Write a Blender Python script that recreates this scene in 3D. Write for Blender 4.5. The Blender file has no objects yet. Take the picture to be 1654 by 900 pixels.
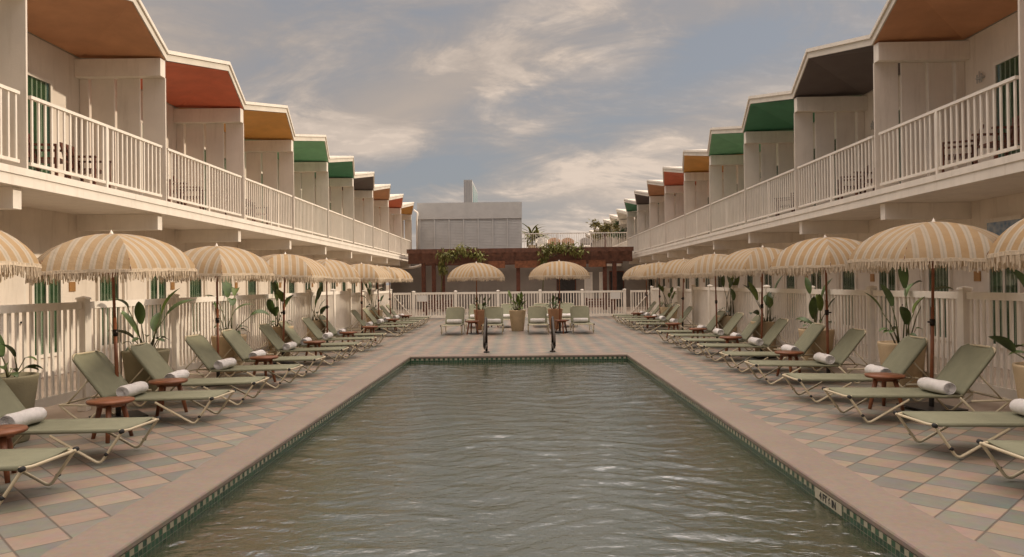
import bpy, bmesh, math, random
from mathutils import Vector, Matrix
R = math.radians
PI = math.pi
rnd = random.Random(11)
scene = bpy.context.scene
COL = scene.collection

# ------------------------------------------------------------------ camera
cam_d = bpy.data.cameras.new('camera')
cam = bpy.data.objects.new('camera', cam_d); COL.objects.link(cam)
cam_d.sensor_width = 36.0; cam_d.lens = 36.0*1190/1654
cam_d.clip_start = 0.05; cam_d.clip_end = 3000
ro, pi_, ya = 0.01147, 0.00638, -0.01187
R0 = Vector((math.cos(ya), -math.sin(ya), 0))
F0 = Vector((math.sin(ya)*math.cos(pi_), math.cos(ya)*math.cos(pi_), math.sin(pi_)))
U0 = R0.cross(F0)
rt = math.cos(ro)*R0 - math.sin(ro)*U0
up = math.sin(ro)*R0 + math.cos(ro)*U0
M4 = Matrix((rt, up, -F0)).transposed().to_4x4(); M4.translation = (0, 0, 1.56)
cam.matrix_world = M4
scene.camera = cam

# ------------------------------------------------------------------ light
SUN_EL, SUN_AZ = R(25.4), R(9)         # azimuth measured from +X towards +Y
sd = Vector((math.cos(SUN_EL)*math.cos(SUN_AZ), math.cos(SUN_EL)*math.sin(SUN_AZ), math.sin(SUN_EL)))
sl = bpy.data.lights.new('sun', 'SUN'); sl.energy = 1.8; sl.angle = R(1.2); sl.color = (1.0, 0.84, 0.65)
so = bpy.data.objects.new('sun', sl); COL.objects.link(so)
so.rotation_euler = sd.to_track_quat('Z', 'Y').to_euler(); so.location = (60, 10, 40)

w = bpy.data.worlds.new('World'); scene.world = w; w.use_nodes = True
nt = w.node_tree; N = nt.nodes; Lk = nt.links
N.clear()
def wn(t, **k):
    n = N.new(t)
    for a, b in k.items(): setattr(n, a, b)
    return n
def wmath(op, a, b=None, clamp=False):
    n = wn('ShaderNodeMath', operation=op); n.use_clamp = clamp
    for i, v in enumerate((a, b)):
        if v is None: continue
        if isinstance(v, (int, float)): n.inputs[i].default_value = v
        else: Lk.new(v, n.inputs[i])
    return n.outputs[0]
out = wn('ShaderNodeOutputWorld'); bg = wn('ShaderNodeBackground'); bg.inputs[1].default_value = 0.12
sky = wn('ShaderNodeTexSky', sky_type='NISHITA', sun_disc=False)
sky.sun_elevation = SUN_EL; sky.sun_rotation = PI/2 - SUN_AZ
sky.air_density = 1.2; sky.dust_density = 2.5; sky.ozone_density = 1.5
tc = wn('ShaderNodeTexCoord'); sp = wn('ShaderNodeSeparateXYZ'); Lk.new(tc.outputs['Generated'], sp.inputs[0])
den = wmath('ADD', wmath('MAXIMUM', sp.outputs[2], 0.0), 0.38)
px = wmath('DIVIDE', sp.outputs[0], den); py = wmath('DIVIDE', sp.outputs[1], den)
cb = wn('ShaderNodeCombineXYZ'); Lk.new(px, cb.inputs[0]); Lk.new(py, cb.inputs[1])
def cloud(scale, det, rough, dist, loc, rot, scl, lo, hi):
    mp = wn('ShaderNodeMapping'); mp.inputs['Location'].default_value = loc
    mp.inputs['Rotation'].default_value = (0, 0, rot); mp.inputs['Scale'].default_value = scl
    Lk.new(cb.outputs[0], mp.inputs[0])
    n = wn('ShaderNodeTexNoise'); n.inputs['Scale'].default_value = scale; n.inputs['Detail'].default_value = det
    n.inputs['Roughness'].default_value = rough; n.inputs['Distortion'].default_value = dist
    Lk.new(mp.outputs[0], n.inputs['Vector'])
    m = wn('ShaderNodeMapRange'); m.interpolation_type = 'SMOOTHSTEP'
    m.inputs[1].default_value = lo; m.inputs[2].default_value = hi
    Lk.new(n.outputs[0], m.inputs[0]); return m.outputs[0]
c1 = cloud(2.2, 9, 0.58, 0.5, (3.1, 0.4, 0), R(-35), (0.8, 1.5, 1), 0.30, 0.70)
c2 = cloud(4.2, 10, 0.62, 0.9, (1.7, 5.2, 0), R(-28), (0.65, 1.15, 1), 0.36, 0.66)
c3 = cloud(26.0, 5, 0.6, 0.4, (0.3, 2.2, 0), R(-10), (0.8, 1.5, 1), 0.45, 0.70)
# broad banks and gaps of this evening's sky, by compass direction (x/y) and height (z/y)
yy = wmath('MAXIMUM', sp.outputs[1], 0.25); sx_ = wmath('DIVIDE', sp.outputs[0], yy); sz_ = wmath('DIVIDE', sp.outputs[2], yy)
def bank(u, v, ru, rv, ang, amp):
    u, v, ru, rv = (u-841)/1190, (458-v)/1190, ru/1190, rv/1190; ca, sa = math.cos(R(ang)), math.sin(R(ang))
    dx = wmath('SUBTRACT', sx_, u); dz = wmath('SUBTRACT', sz_, v)
    a = wmath('DIVIDE', wmath('ADD', wmath('MULTIPLY', dx, ca), wmath('MULTIPLY', dz, sa)), ru)
    b = wmath('DIVIDE', wmath('SUBTRACT', wmath('MULTIPLY', dz, ca), wmath('MULTIPLY', dx, sa)), rv)
    return wmath('MULTIPLY', wmath('POWER', 2.718, wmath('MULTIPLY', wmath('ADD', wmath('MULTIPLY', a, a), wmath('MULTIPLY', b, b)), -1.0)), amp)
banks = 0.0
for args in ((740, 130, 420, 75, 24, .60), (330, 60, 230, 110, 0, .45), (1010, 320, 260, 90, 4, .62), (1200, 190, 170, 40, 15, .35), (640, 215, 120, 35, 12, .35), (1150, 20, 140, 30, 25, .3),
             (1130, 110, 170, 55, 22, -.55), (660, 285, 150, 40, 8, -.60), (800, 175, 150, 22, 14, -.35), (1380, 40, 130, 60, 15, -.35), (420, 130, 60, 40, 20, -.2)):
    banks = wmath('ADD', bank(*args), banks)
veil = wn('ShaderNodeMix', data_type='RGBA'); veil.inputs[0].default_value = 0.86
Lk.new(sky.outputs[0], veil.inputs[6]); veil.inputs[7].default_value = (1.62, 1.63, 1.74, 1)
shade = wn('ShaderNodeMix', data_type='RGBA')
mask = wmath('ADD', wmath('ADD', wmath('MULTIPLY', c1, 0.45), banks), wmath('SUBTRACT', wmath('MULTIPLY', c2, 0.5), 0.08), True)
lit = wmath('ADD', wmath('MULTIPLY', wmath('POWER', mask, 1.6), wmath('ADD', wmath('MULTIPLY', c2, 0.55), 0.25)), wmath('MULTIPLY', wmath('MULTIPLY', c3, c2), 0.30), True)
lit = wmath('MULTIPLY', lit, wmath('SUBTRACT', 1.0, wmath('ADD', bank(330, 30, 330, 150, 0, .75), bank(720, 10, 120, 60, 10, .4)), True))
lit = wmath('ADD', lit, bank(1000, 330, 260, 90, 3, .28), True)
Lk.new(lit, shade.inputs[0])
shade.inputs[6].default_value = (2.2, 1.90, 1.70, 1); shade.inputs[7].default_value = (4.2, 3.45, 2.85, 1)
mx = wn('ShaderNodeMix', data_type='RGBA'); Lk.new(mask, mx.inputs[0])
Lk.new(veil.outputs[2], mx.inputs[6]); Lk.new(shade.outputs[2], mx.inputs[7])
zen = wn('ShaderNodeMapRange'); zen.interpolation_type = 'SMOOTHSTEP'      # overhead sky boosted out of view, added as fill for the shade
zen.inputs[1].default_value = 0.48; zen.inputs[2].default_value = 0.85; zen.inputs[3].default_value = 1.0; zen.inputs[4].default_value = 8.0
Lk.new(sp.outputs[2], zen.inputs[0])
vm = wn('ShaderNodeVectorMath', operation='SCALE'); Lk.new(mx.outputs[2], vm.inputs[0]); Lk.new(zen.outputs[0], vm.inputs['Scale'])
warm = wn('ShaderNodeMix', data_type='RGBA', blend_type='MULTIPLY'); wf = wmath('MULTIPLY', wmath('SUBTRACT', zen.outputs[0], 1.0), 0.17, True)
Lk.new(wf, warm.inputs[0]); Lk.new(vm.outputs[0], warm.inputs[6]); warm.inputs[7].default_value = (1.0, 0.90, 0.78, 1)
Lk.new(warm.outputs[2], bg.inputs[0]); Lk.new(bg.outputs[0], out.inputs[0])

scene.view_settings.view_transform = 'Standard'; scene.view_settings.look = 'None'
scene.view_settings.exposure = 0.55; scene.view_settings.gamma = 1.0
scene.view_settings.use_curve_mapping = False
scene.render.engine = 'CYCLES'
scene.cycles.max_bounces = 8; scene.cycles.diffuse_bounces = 4; scene.cycles.transparent_max_bounces = 10
scene.cycles.caustics_reflective = False; scene.cycles.sample_clamp_indirect = 8; scene.cycles.caustics_refractive = False

# ------------------------------------------------------------------ materials
def mat(name, col, rough=0.6, var=0.12, scale=6.0, bump=0.0, bscale=40.0, spec=0.4, metal=0.0, col2=None, stain=0.0):
    m = bpy.data.materials.new(name); m.use_nodes = True
    t = m.node_tree; b = t.nodes['Principled BSDF']
    b.inputs['Roughness'].default_value = rough; b.inputs['Metallic'].default_value = metal
    b.inputs['Specular IOR Level'].default_value = spec
    g = t.nodes.new('ShaderNodeTexCoord')
    n = t.nodes.new('ShaderNodeTexNoise'); n.inputs['Scale'].default_value = scale; n.inputs['Detail'].default_value = 6
    n.inputs['Roughness'].default_value = 0.6
    t.links.new(g.outputs['Object'], n.inputs['Vector'])
    r = t.nodes.new('ShaderNodeValToRGB')
    c2 = col2 or tuple(c*(1-var*2) for c in col)
    c1 = col if col2 else tuple(min(1, c*(1+var*.6)) for c in col)
    r.color_ramp.elements[0].position = 0.3; r.color_ramp.elements[0].color = (*c2, 1)
    r.color_ramp.elements[1].position = 0.7; r.color_ramp.elements[1].color = (*c1, 1)
    t.links.new(n.outputs[0], r.inputs[0]); t.links.new(r.outputs[0], b.inputs['Base Color'])
    if stain:
        mp = t.nodes.new('ShaderNodeMapping'); mp.inputs['Scale'].default_value = (1, 1, 0.12); t.links.new(g.outputs['Object'], mp.inputs[0])
        n3 = t.nodes.new('ShaderNodeTexNoise'); n3.inputs['Scale'].default_value = 7; n3.inputs['Detail'].default_value = 7; n3.inputs['Roughness'].default_value = 0.7
        t.links.new(mp.outputs[0], n3.inputs['Vector'])
        r3 = t.nodes.new('ShaderNodeMapRange'); r3.inputs[1].default_value = 0.52; r3.inputs[2].default_value = 0.8; r3.inputs[4].default_value = stain; t.links.new(n3.outputs[0], r3.inputs[0])
        mx3 = t.nodes.new('ShaderNodeMix'); mx3.data_type = 'RGBA'; t.links.new(r3.outputs[0], mx3.inputs[0]); t.links.new(r.outputs[0], mx3.inputs[6])
        mx3.inputs[7].default_value = (col[0]*.55, col[1]*.5, col[2]*.42, 1); t.links.new(mx3.outputs[2], b.inputs['Base Color'])
    if bump:
        n2 = t.nodes.new('ShaderNodeTexNoise'); n2.inputs['Scale'].default_value = bscale; n2.inputs['Detail'].default_value = 4
        t.links.new(g.outputs['Object'], n2.inputs['Vector'])
        bp = t.nodes.new('ShaderNodeBump'); bp.inputs['Strength'].default_value = bump; bp.inputs['Distance'].default_value = 0.01
        t.links.new(n2.outputs[0], bp.inputs['Height']); t.links.new(bp.outputs[0], b.inputs['Normal'])
    return m
M = {}
M['wall'] = mat('cream_stucco', (0.78, 0.70, 0.605), 0.8, 0.06, 1.3, 0.25, 60, stain=0.5)
M['trim'] = mat('cream_trim_paint', (0.82, 0.755, 0.665), 0.55, 0.05, 2.5, 0.1, 30, stain=0.4)
M['fence'] = mat('cream_fence_vinyl', (0.84, 0.78, 0.69), 0.45, 0.06, 3.0, 0.05, 20, stain=0.35)
M['panel'] = mat('partition_board', (0.75, 0.675, 0.59), 0.7, 0.05, 1.5, 0.15, 50, stain=0.4)
SOF = {'terracotta': (0.56, 0.28, 0.145), 'coral': (0.70, 0.18, 0.095), 'orange': (0.74, 0.38, 0.10),
       'mint': (0.21, 0.50, 0.29), 'forest': (0.07, 0.26, 0.145), 'charcoal': (0.125, 0.10, 0.095)}
for k, c in SOF.items(): M[k] = mat(k+'_soffit_paint', c, 0.6, 0.08, 2.0, 0.08, 30)
M['roof'] = mat('white_roof_membrane', (0.7, 0.64, 0.55), 0.7, 0.08, 2)
M['sling'] = mat('sage_sling_fabric', (0.25, 0.25, 0.17), 0.75, 0.07, 5, 0.35, 220, spec=0.2)
M['tube'] = mat('beige_enamel_tube', (0.60, 0.52, 0.36), 0.38, 0.06, 8, spec=0.5)
M['black'] = mat('black_rubber', (0.02, 0.02, 0.02), 0.6, 0.1, 8)
M['towel'] = mat('white_terry', (0.80, 0.77, 0.75), 0.95, 0.06, 14, 0.9, 130, spec=0.1)
M['wood'] = mat('oiled_wood', (0.27, 0.10, 0.045), 0.42, 0.25, 7, 0.15, 40)
M['wood_dark'] = mat('dark_wood', (0.13, 0.042, 0.022), 0.5, 0.25, 6, 0.15, 40)
M['pole'] = mat('varnished_pole', (0.26, 0.09, 0.038), 0.4, 0.2, 9)
M['steel_dark'] = mat('dark_steel', (0.035, 0.03, 0.027), 0.45, 0.2, 6)
M['bronze'] = mat('dark_bronze', (0.035, 0.026, 0.02), 0.28, 0.2, 6, metal=0.7)
M['pot'] = mat('sandy_pot', (0.56, 0.43, 0.27), 0.8, 0.08, 5, 0.35, 60)
M['pot_shaded'] = mat('shaded_sandy_pot', (0.27, 0.24, 0.15), 0.8, 0.08, 5, 0.35, 60)  # sandy pot again, its colour darkened for the shade at the near left
M['pot_brown'] = mat('brown_clay_pot', (0.36, 0.2, 0.11), 0.8, 0.1, 5, 0.3, 60)
M['soil'] = mat('potting_soil', (0.03, 0.022, 0.015), 0.95, 0.3, 40, 0.8, 60)
M['leaf'] = mat('broad_leaf', (0.075, 0.125, 0.03), 0.42, 0.3, 5, spec=0.5)
M['leaf_light'] = mat('young_leaf', (0.12, 0.17, 0.03), 0.5, 0.3, 5)
M['leaf_olive'] = mat('olive_foliage', (0.22, 0.19, 0.06), 0.6, 0.3, 5)
M['vine'] = mat('yellow_green_vine', (0.20, 0.20, 0.05), 0.55, 0.25, 3)
M['stem'] = mat('green_stem', (0.12, 0.12, 0.05), 0.6, 0.2, 8)
M['concrete'] = mat('walkway_concrete', (0.42, 0.34, 0.27), 0.85, 0.12, 1.2, 0.3, 50)
M['ground'] = mat('dry_ground', (0.26, 0.21, 0.15), 0.95, 0.2, 0.4)
M['louver'] = mat('grey_louver_paint', (0.50, 0.49, 0.47), 0.6, 0.06, 2)
M['greywall'] = mat('grey_wall', (0.25, 0.22, 0.19), 0.8, 0.08, 1.5, 0.2, 50)
M['cedar'] = mat('red_cedar', (0.15, 0.064, 0.038), 0.6, 0.25, 5, 0.2, 40)
M['curtain'] = mat('green_curtain', (0.06, 0.145, 0.055), 0.85, 0.25, 9, 0.3, 30)
M['cushion'] = mat('white_cushion', (0.72, 0.68, 0.62), 0.9, 0.05, 6)
M['wicker'] = mat('tan_wicker', (0.36, 0.21, 0.12), 0.8, 0.2, 25, 0.5, 90)
M['brass'] = mat('brass_plate', (0.45, 0.24, 0.09), 0.4, 0.1, 6, metal=0.3)
M['tower'] = mat('tower_concrete', (0.40, 0.41, 0.43), 0.8, 0.06, 0.1)
M['sign'] = mat('white_sign_board', (0.72, 0.70, 0.66), 0.5, 0.04, 6)
M['marker'] = mat('marker_tile', (0.50, 0.46, 0.35), 0.3, 0.06, 8)
M['ink'] = mat('black_lettering', (0.015, 0.015, 0.015), 0.5, 0.05, 6)
M['basin'] = mat('pool_plaster', (0.38, 0.46, 0.30), 0.8, 0.12, 1.5)

def glass(name, tint, rough=0.05):
    m = bpy.data.materials.new(name); m.use_nodes = True; t = m.node_tree; t.nodes.clear()
    o = t.nodes.new('ShaderNodeOutputMaterial'); mixn = t.nodes.new('ShaderNodeMixShader')
    tr = t.nodes.new('ShaderNodeBsdfTransparent'); tr.inputs[0].default_value = (*tint, 1)
    gl = t.nodes.new('ShaderNodeBsdfGlossy'); gl.inputs['Roughness'].default_value = rough
    fr = t.nodes.new('ShaderNodeLayerWeight'); pw = t.nodes.new('ShaderNodeMath'); pw.operation = 'POWER'; pw.inputs[1].default_value = 4.0
    ad = t.nodes.new('ShaderNodeMath'); ad.operation = 'MULTIPLY_ADD'; ad.inputs[1].default_value = 0.85; ad.inputs[2].default_value = 0.045
    t.links.new(fr.outputs['Facing'], pw.inputs[0]); t.links.new(pw.outputs[0], ad.inputs[0]); t.links.new(ad.outputs[0], mixn.inputs[0]); t.links.new(tr.outputs[0], mixn.inputs[1]); t.links.new(gl.outputs[0], mixn.inputs[2])
    t.links.new(mixn.outputs[0], o.inputs[0]); return m
M['glass'] = glass('window_glass', (0.75, 0.82, 0.78))
M['tealglass'] = mat('teal_glass', (0.10, 0.26, 0.26), 0.15, 0.1, 0.2, spec=0.8)

class Nodes:
    """small node helper for the hand-built materials"""
    def __init__(s, name):
        s.m = bpy.data.materials.new(name); s.m.use_nodes = True; s.t = s.m.node_tree
        s.b = s.t.nodes['Principled BSDF']; s.g = s.t.nodes.new('ShaderNodeTexCoord')
    def n(s, ty, **k):
        x = s.t.nodes.new(ty)
        for a, v in k.items(): setattr(x, a, v)
        return x
    def link(s, a, b): s.t.links.new(a, b)
    def math(s, op, a, b=None, clamp=False):
        x = s.n('ShaderNodeMath', operation=op); x.use_clamp = clamp
        for i, v in enumerate((a, b)):
            if v is None: continue
            if isinstance(v, (int, float)): x.inputs[i].default_value = v
            else: s.link(v, x.inputs[i])
        return x.outputs[0]
    def mix(s, f, a, b, blend='MIX'):
        x = s.n('ShaderNodeMix', data_type='RGBA', blend_type=blend)
        for i, v in ((0, f), (6, a), (7, b)):
            if isinstance(v, (int, float)): x.inputs[i].default_value = v
            elif isinstance(v, tuple): x.inputs[i].default_value = (*v, 1)
            else: s.link(v, x.inputs[i])
        return x.outputs[2]
    def noise(s, scale, det=4, vec=None, rough=0.5, dist=0.0):
        x = s.n('ShaderNodeTexNoise'); x.inputs['Scale'].default_value = scale; x.inputs['Detail'].default_value = det
        x.inputs['Roughness'].default_value = rough; x.inputs['Distortion'].default_value = dist
        s.link(vec if vec is not None else s.g.outputs['Object'], x.inputs['Vector']); return x

# deck: 30 cm pavers set diagonally, pink and teal checker, every paver a little different
k = Nodes('diagonal_pavers')
sep = k.n('ShaderNodeSeparateXYZ'); k.link(k.g.outputs['Object'], sep.inputs[0])
TS = 0.3075*math.sqrt(2)
ua = k.math('DIVIDE', k.math('ADD', k.math('ADD', sep.outputs[0], sep.outputs[1]), 50.0-1.755-50.0+40*TS), TS)
va = k.math('DIVIDE', k.math('ADD', k.math('SUBTRACT', sep.outputs[0], sep.outputs[1]), 2.17+60*TS), TS)
fu, fv = k.math('FLOOR', ua), k.math('FLOOR', va)
par = k.math('MODULO', k.math('ADD', fu, fv), 2.0)
cv = k.n('ShaderNodeCombineXYZ'); k.link(fu, cv.inputs[0]); k.link(fv, cv.inputs[1])
wnz = k.n('ShaderNodeTexWhiteNoise', noise_dimensions='2D'); k.link(cv.outputs[0], wnz.inputs['Vector'])
pk = k.mix(wnz.outputs[0], (0.275, 0.20, 0.15), (0.355, 0.275, 0.212))
tl = k.mix(wnz.outputs[0], (0.115, 0.145, 0.135), (0.215, 0.222, 0.188))
base = k.mix(k.math('GREATER_THAN', par, 0.5), pk, tl)
ns = k.noise(7, 7, rough=0.65); ns2 = k.noise(0.7, 4)
base = k.mix(0.55, base, ns.outputs[1], 'SOFT_LIGHT')
base = k.mix(k.math('MULTIPLY', ns2.outputs[0], 0.65), base, (0.27, 0.22, 0.18))
du = k.math('ABSOLUTE', k.math('SUBTRACT', k.math('FRACT', ua), 0.5)); dv = k.math('ABSOLUTE', k.math('SUBTRACT', k.math('FRACT', va), 0.5))
gr = k.math('MAXIMUM', du, dv)
gm = k.n('ShaderNodeMapRange'); gm.inputs[1].default_value = 0.470; gm.inputs[2].default_value = 0.49; k.link(gr, gm.inputs[0])
st = k.noise(2.3, 8, rough=.72, dist=.6); sm = k.n('ShaderNodeMapRange'); sm.inputs[1].default_value = 0.5; sm.inputs[2].default_value = 0.75; k.link(st.outputs[0], sm.inputs[0])
base = k.mix(k.math('MULTIPLY', sm.outputs[0], 0.4), base, (0.17, 0.145, 0.12))
fin = k.mix(k.math('MULTIPLY', gm.outputs[0], 0.8), base, (0.10, 0.08, 0.068))
k.link(fin, k.b.inputs['Base Color']); k.b.inputs['Specular IOR Level'].default_value = 0.35
k.link(k.math('ADD', k.math('MULTIPLY', st.outputs[0], 0.4), 0.26), k.b.inputs['Roughness'])
bp = k.n('ShaderNodeBump'); bp.inputs['Strength'].default_value = 0.5; bp.inputs['Distance'].default_value = 0.006
k.link(k.math('SUBTRACT', k.math('MULTIPLY', ns.outputs[0], 0.5), gm.outputs[0]), bp.inputs['Height']); k.link(bp.outputs[0], k.b.inputs['Normal'])
M['pavers'] = k.m

# coping: rosy cast concrete
k = Nodes('cast_coping')
a = k.noise(1.4, 6, rough=0.6); b_ = k.noise(22, 5, rough=0.7)
c = k.mix(a.outputs[0], (0.19, 0.147, 0.115), (0.265, 0.212, 0.17))
c = k.mix(0.45, c, b_.outputs[1], 'SOFT_LIGHT')
st = k.noise(3.1, 8, rough=.7, dist=.5); sm = k.n('ShaderNodeMapRange'); sm.inputs[1].default_value = 0.52; sm.inputs[2].default_value = 0.72; k.link(st.outputs[0], sm.inputs[0])
c = k.mix(k.math('MULTIPLY', sm.outputs[0], 0.35), c, (0.17, 0.135, 0.11))
k.link(c, k.b.inputs['Base Color']); k.b.inputs['Roughness'].default_value = 0.65
bp = k.n('ShaderNodeBump'); bp.inputs['Strength'].default_value = 0.25; bp.inputs['Distance'].default_value = 0.006
k.link(b_.outputs[0], bp.inputs['Height']); k.link(bp.outputs[0], k.b.inputs['Normal'])
M['coping'] = k.m

# waterline tiles: green and white mosaic
k = Nodes('waterline_mosaic')
sep = k.n('ShaderNodeSeparateXYZ'); k.link(k.g.outputs['Object'], sep.inputs[0])
s_ = k.math('DIVIDE', k.math('ADD', k.math('ADD', sep.outputs[0], sep.outputs[1]), 100.0), 0.052)
zz = k.math('DIVIDE', k.math('ADD', sep.outputs[2], 10.0+0.046-10.0+0.042*100), 0.042)
col_ = k.math('MODULO', k.math('FLOOR', s_), 2.0)
row = k.math('MODULO', k.math('FLOOR', zz), 2.0)
cv = k.n('ShaderNodeCombineXYZ'); k.link(k.math('FLOOR', s_), cv.inputs[0]); k.link(k.math('FLOOR', zz), cv.inputs[1])
wz = k.n('ShaderNodeTexWhiteNoise', noise_dimensions='2D'); k.link(cv.outputs[0], wz.inputs['Vector'])
gcol = k.mix(wz.outputs[0], (0.014, 0.05, 0.027), (0.035, 0.10, 0.05))
wcol = k.mix(wz.outputs[0], (0.30, 0.28, 0.19), (0.44, 0.40, 0.29))
t_ = k.mix(k.math('MULTIPLY', k.math('GREATER_THAN', col_, 0.5), k.math('GREATER_THAN', sep.outputs[2], -0.088)), gcol, wcol)
du = k.math('ABSOLUTE', k.math('SUBTRACT', k.math('FRACT', s_), 0.5)); dv = k.math('ABSOLUTE', k.math('SUBTRACT', k.math('FRACT', zz), 0.5))
gg = k.math('GREATER_THAN', k.math('MAXIMUM', du, dv), 0.46)
k.link(k.mix(gg, t_, (0.22, 0.2, 0.15)), k.b.inputs['Base Color']); k.b.inputs['Roughness'].default_value = 0.25
M['mosaic'] = k.m

# water
m = bpy.data.materials.new('pool_water'); m.use_nodes = True; t = m.node_tree; t.nodes.clear()
o = t.nodes.new('ShaderNodeOutputMaterial'); mixn = t.nodes.new('ShaderNodeMixShader')
tr = t.nodes.new('ShaderNodeBsdfTransparent'); tr.inputs[0].default_value = (0.68, 0.80, 0.66, 1)
gl = t.nodes.new('ShaderNodeBsdfGlossy'); gl.inputs['Roughness'].default_value = 0.008; gl.inputs[0].default_value = (1, 1, 1, 1)
fr = t.nodes.new('ShaderNodeFresnel'); fr.inputs[0].default_value = 3.8
g = t.nodes.new('ShaderNodeTexCoord')
def wv(scale, sc3, det, dist):
    mp = t.nodes.new('ShaderNodeMapping'); mp.inputs['Scale'].default_value = sc3; mp.inputs['Rotation'].default_value = (0, 0, dist*0.4)
    t.links.new(g.outputs['Object'], mp.inputs[0])
    n = t.nodes.new('ShaderNodeTexNoise'); n.inputs['Scale'].default_value = scale; n.inputs['Detail'].default_value = det
    n.inputs['Distortion'].default_value = dist; n.inputs['Roughness'].default_value = 0.55
    t.links.new(mp.outputs[0], n.inputs['Vector']); return n.outputs[0]
a1 = wv(9.0, (0.8, 1.3, 1), 3, 0.8); a2 = wv(20.0, (0.75, 1.5, 1), 4, 0.6); a3 = wv(45.0, (0.8, 1.4, 1), 3, 0.3)
def mm(op, a, b):
    x = t.nodes.new('ShaderNodeMath'); x.operation = op
    for i, v in enumerate((a, b)):
        if isinstance(v, float): x.inputs[i].default_value = v
        else: t.links.new(v, x.inputs[i])
    return x.outputs[0]
hgt = mm('ADD', mm('ADD', mm('MULTIPLY', a1, 1.0), mm('MULTIPLY', a2, 0.36)), mm('MULTIPLY', a3, 0.085))
bp = t.nodes.new('ShaderNodeBump'); bp.inputs['Strength'].default_value = 1.0; bp.inputs['Distance'].default_value = 0.008
t.links.new(hgt, bp.inputs['Height'])
t.links.new(bp.outputs[0], gl.inputs['Normal']); t.links.new(bp.outputs[0], fr.inputs['Normal'])
tb = t.nodes.new('ShaderNodeBsdfDiffuse'); tb.inputs[0].default_value = (0.125, 0.14, 0.075, 1)     # faint milky scatter of the water itself
bm = t.nodes.new('ShaderNodeMixShader'); bm.inputs[0].default_value = 0.3
t.links.new(tr.outputs[0], bm.inputs[1]); t.links.new(tb.outputs[0], bm.inputs[2])
t.links.new(fr.outputs[0], mixn.inputs[0]); t.links.new(bm.outputs[0], mixn.inputs[1]); t.links.new(gl.outputs[0], mixn.inputs[2])
t.links.new(mixn.outputs[0], o.inputs[0]); M['water'] = m

# umbrella cloth: mustard and cream stripes; uv.x runs across a panel in metres, uv.y from tip to rim
k = Nodes('striped_canopy_cloth')
su = k.n('ShaderNodeSeparateXYZ'); k.link(k.g.outputs['UV'], su.inputs[0])
ph = k.math('FRACT', k.math('ADD', k.math('DIVIDE', su.outputs[0], 0.14), 0.5))
d_ = k.math('ABSOLUTE', k.math('SUBTRACT', ph, 0.5))
must = k.mix(k.noise(9, 4).outputs[0], (0.41, 0.25, 0.105), (0.51, 0.33, 0.16))
cream = (0.57, 0.50, 0.405)
c = k.mix(k.math('GREATER_THAN', d_, 0.27), must, cream)
c = k.mix(k.math('MULTIPLY', k.math('GREATER_THAN', d_, 0.44), 0.6), c, (0.36, 0.33, 0.28))
oi = k.n('ShaderNodeObjectInfo'); fd = k.noise(2.6, 5, rough=.6)
c = k.mix(k.math('MULTIPLY', fd.outputs[0], k.math('ADD', k.math('MULTIPLY', oi.outputs['Random'], 0.4), 0.5)), c, (0.49, 0.41, 0.305))
edge = k.math('MULTIPLY', k.math('GREATER_THAN', su.outputs[1], 0.965), 0.8)
c = k.mix(edge, c, (0.72, 0.62, 0.48))
k.t.nodes.remove(k.b)
df = k.n('ShaderNodeBsdfDiffuse'); ts = k.n('ShaderNodeBsdfTranslucent'); ms = k.n('ShaderNodeMixShader'); ms.inputs[0].default_value = 0.33
k.link(c, df.inputs[0]); k.link(c, ts.inputs[0])
nb = k.noise(7, 5, rough=.65); bp = k.n('ShaderNodeBump'); bp.inputs['Strength'].default_value = 0.6; bp.inputs['Distance'].default_value = 0.03
k.link(nb.outputs[0], bp.inputs['Height']); k.link(bp.outputs[0], df.inputs['Normal'])
k.link(df.outputs[0], ms.inputs[1]); k.link(ts.outputs[0], ms.inputs[2])
k.link(ms.outputs[0], [n for n in k.t.nodes if n.type == 'OUTPUT_MATERIAL'][0].inputs[0]); M['canopy'] = k.m
M['fringe'] = mat('cream_fringe', (0.62, 0.51, 0.38), 0.95, 0.15, 30, spec=0.1)

# blue patterned transom
k = Nodes('blue_transom_glass')
vo = k.n('ShaderNodeTexVoronoi'); vo.inputs['Scale'].default_value = 9; k.link(k.g.outputs['Object'], vo.inputs['Vector'])
k.link(k.mix(vo.outputs['Distance'], (0.06, 0.16, 0.32), (0.35, 0.42, 0.5)), k.b.inputs['Base Color']); k.b.inputs['Roughness'].default_value = 0.15
M['transom'] = k.m

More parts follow.
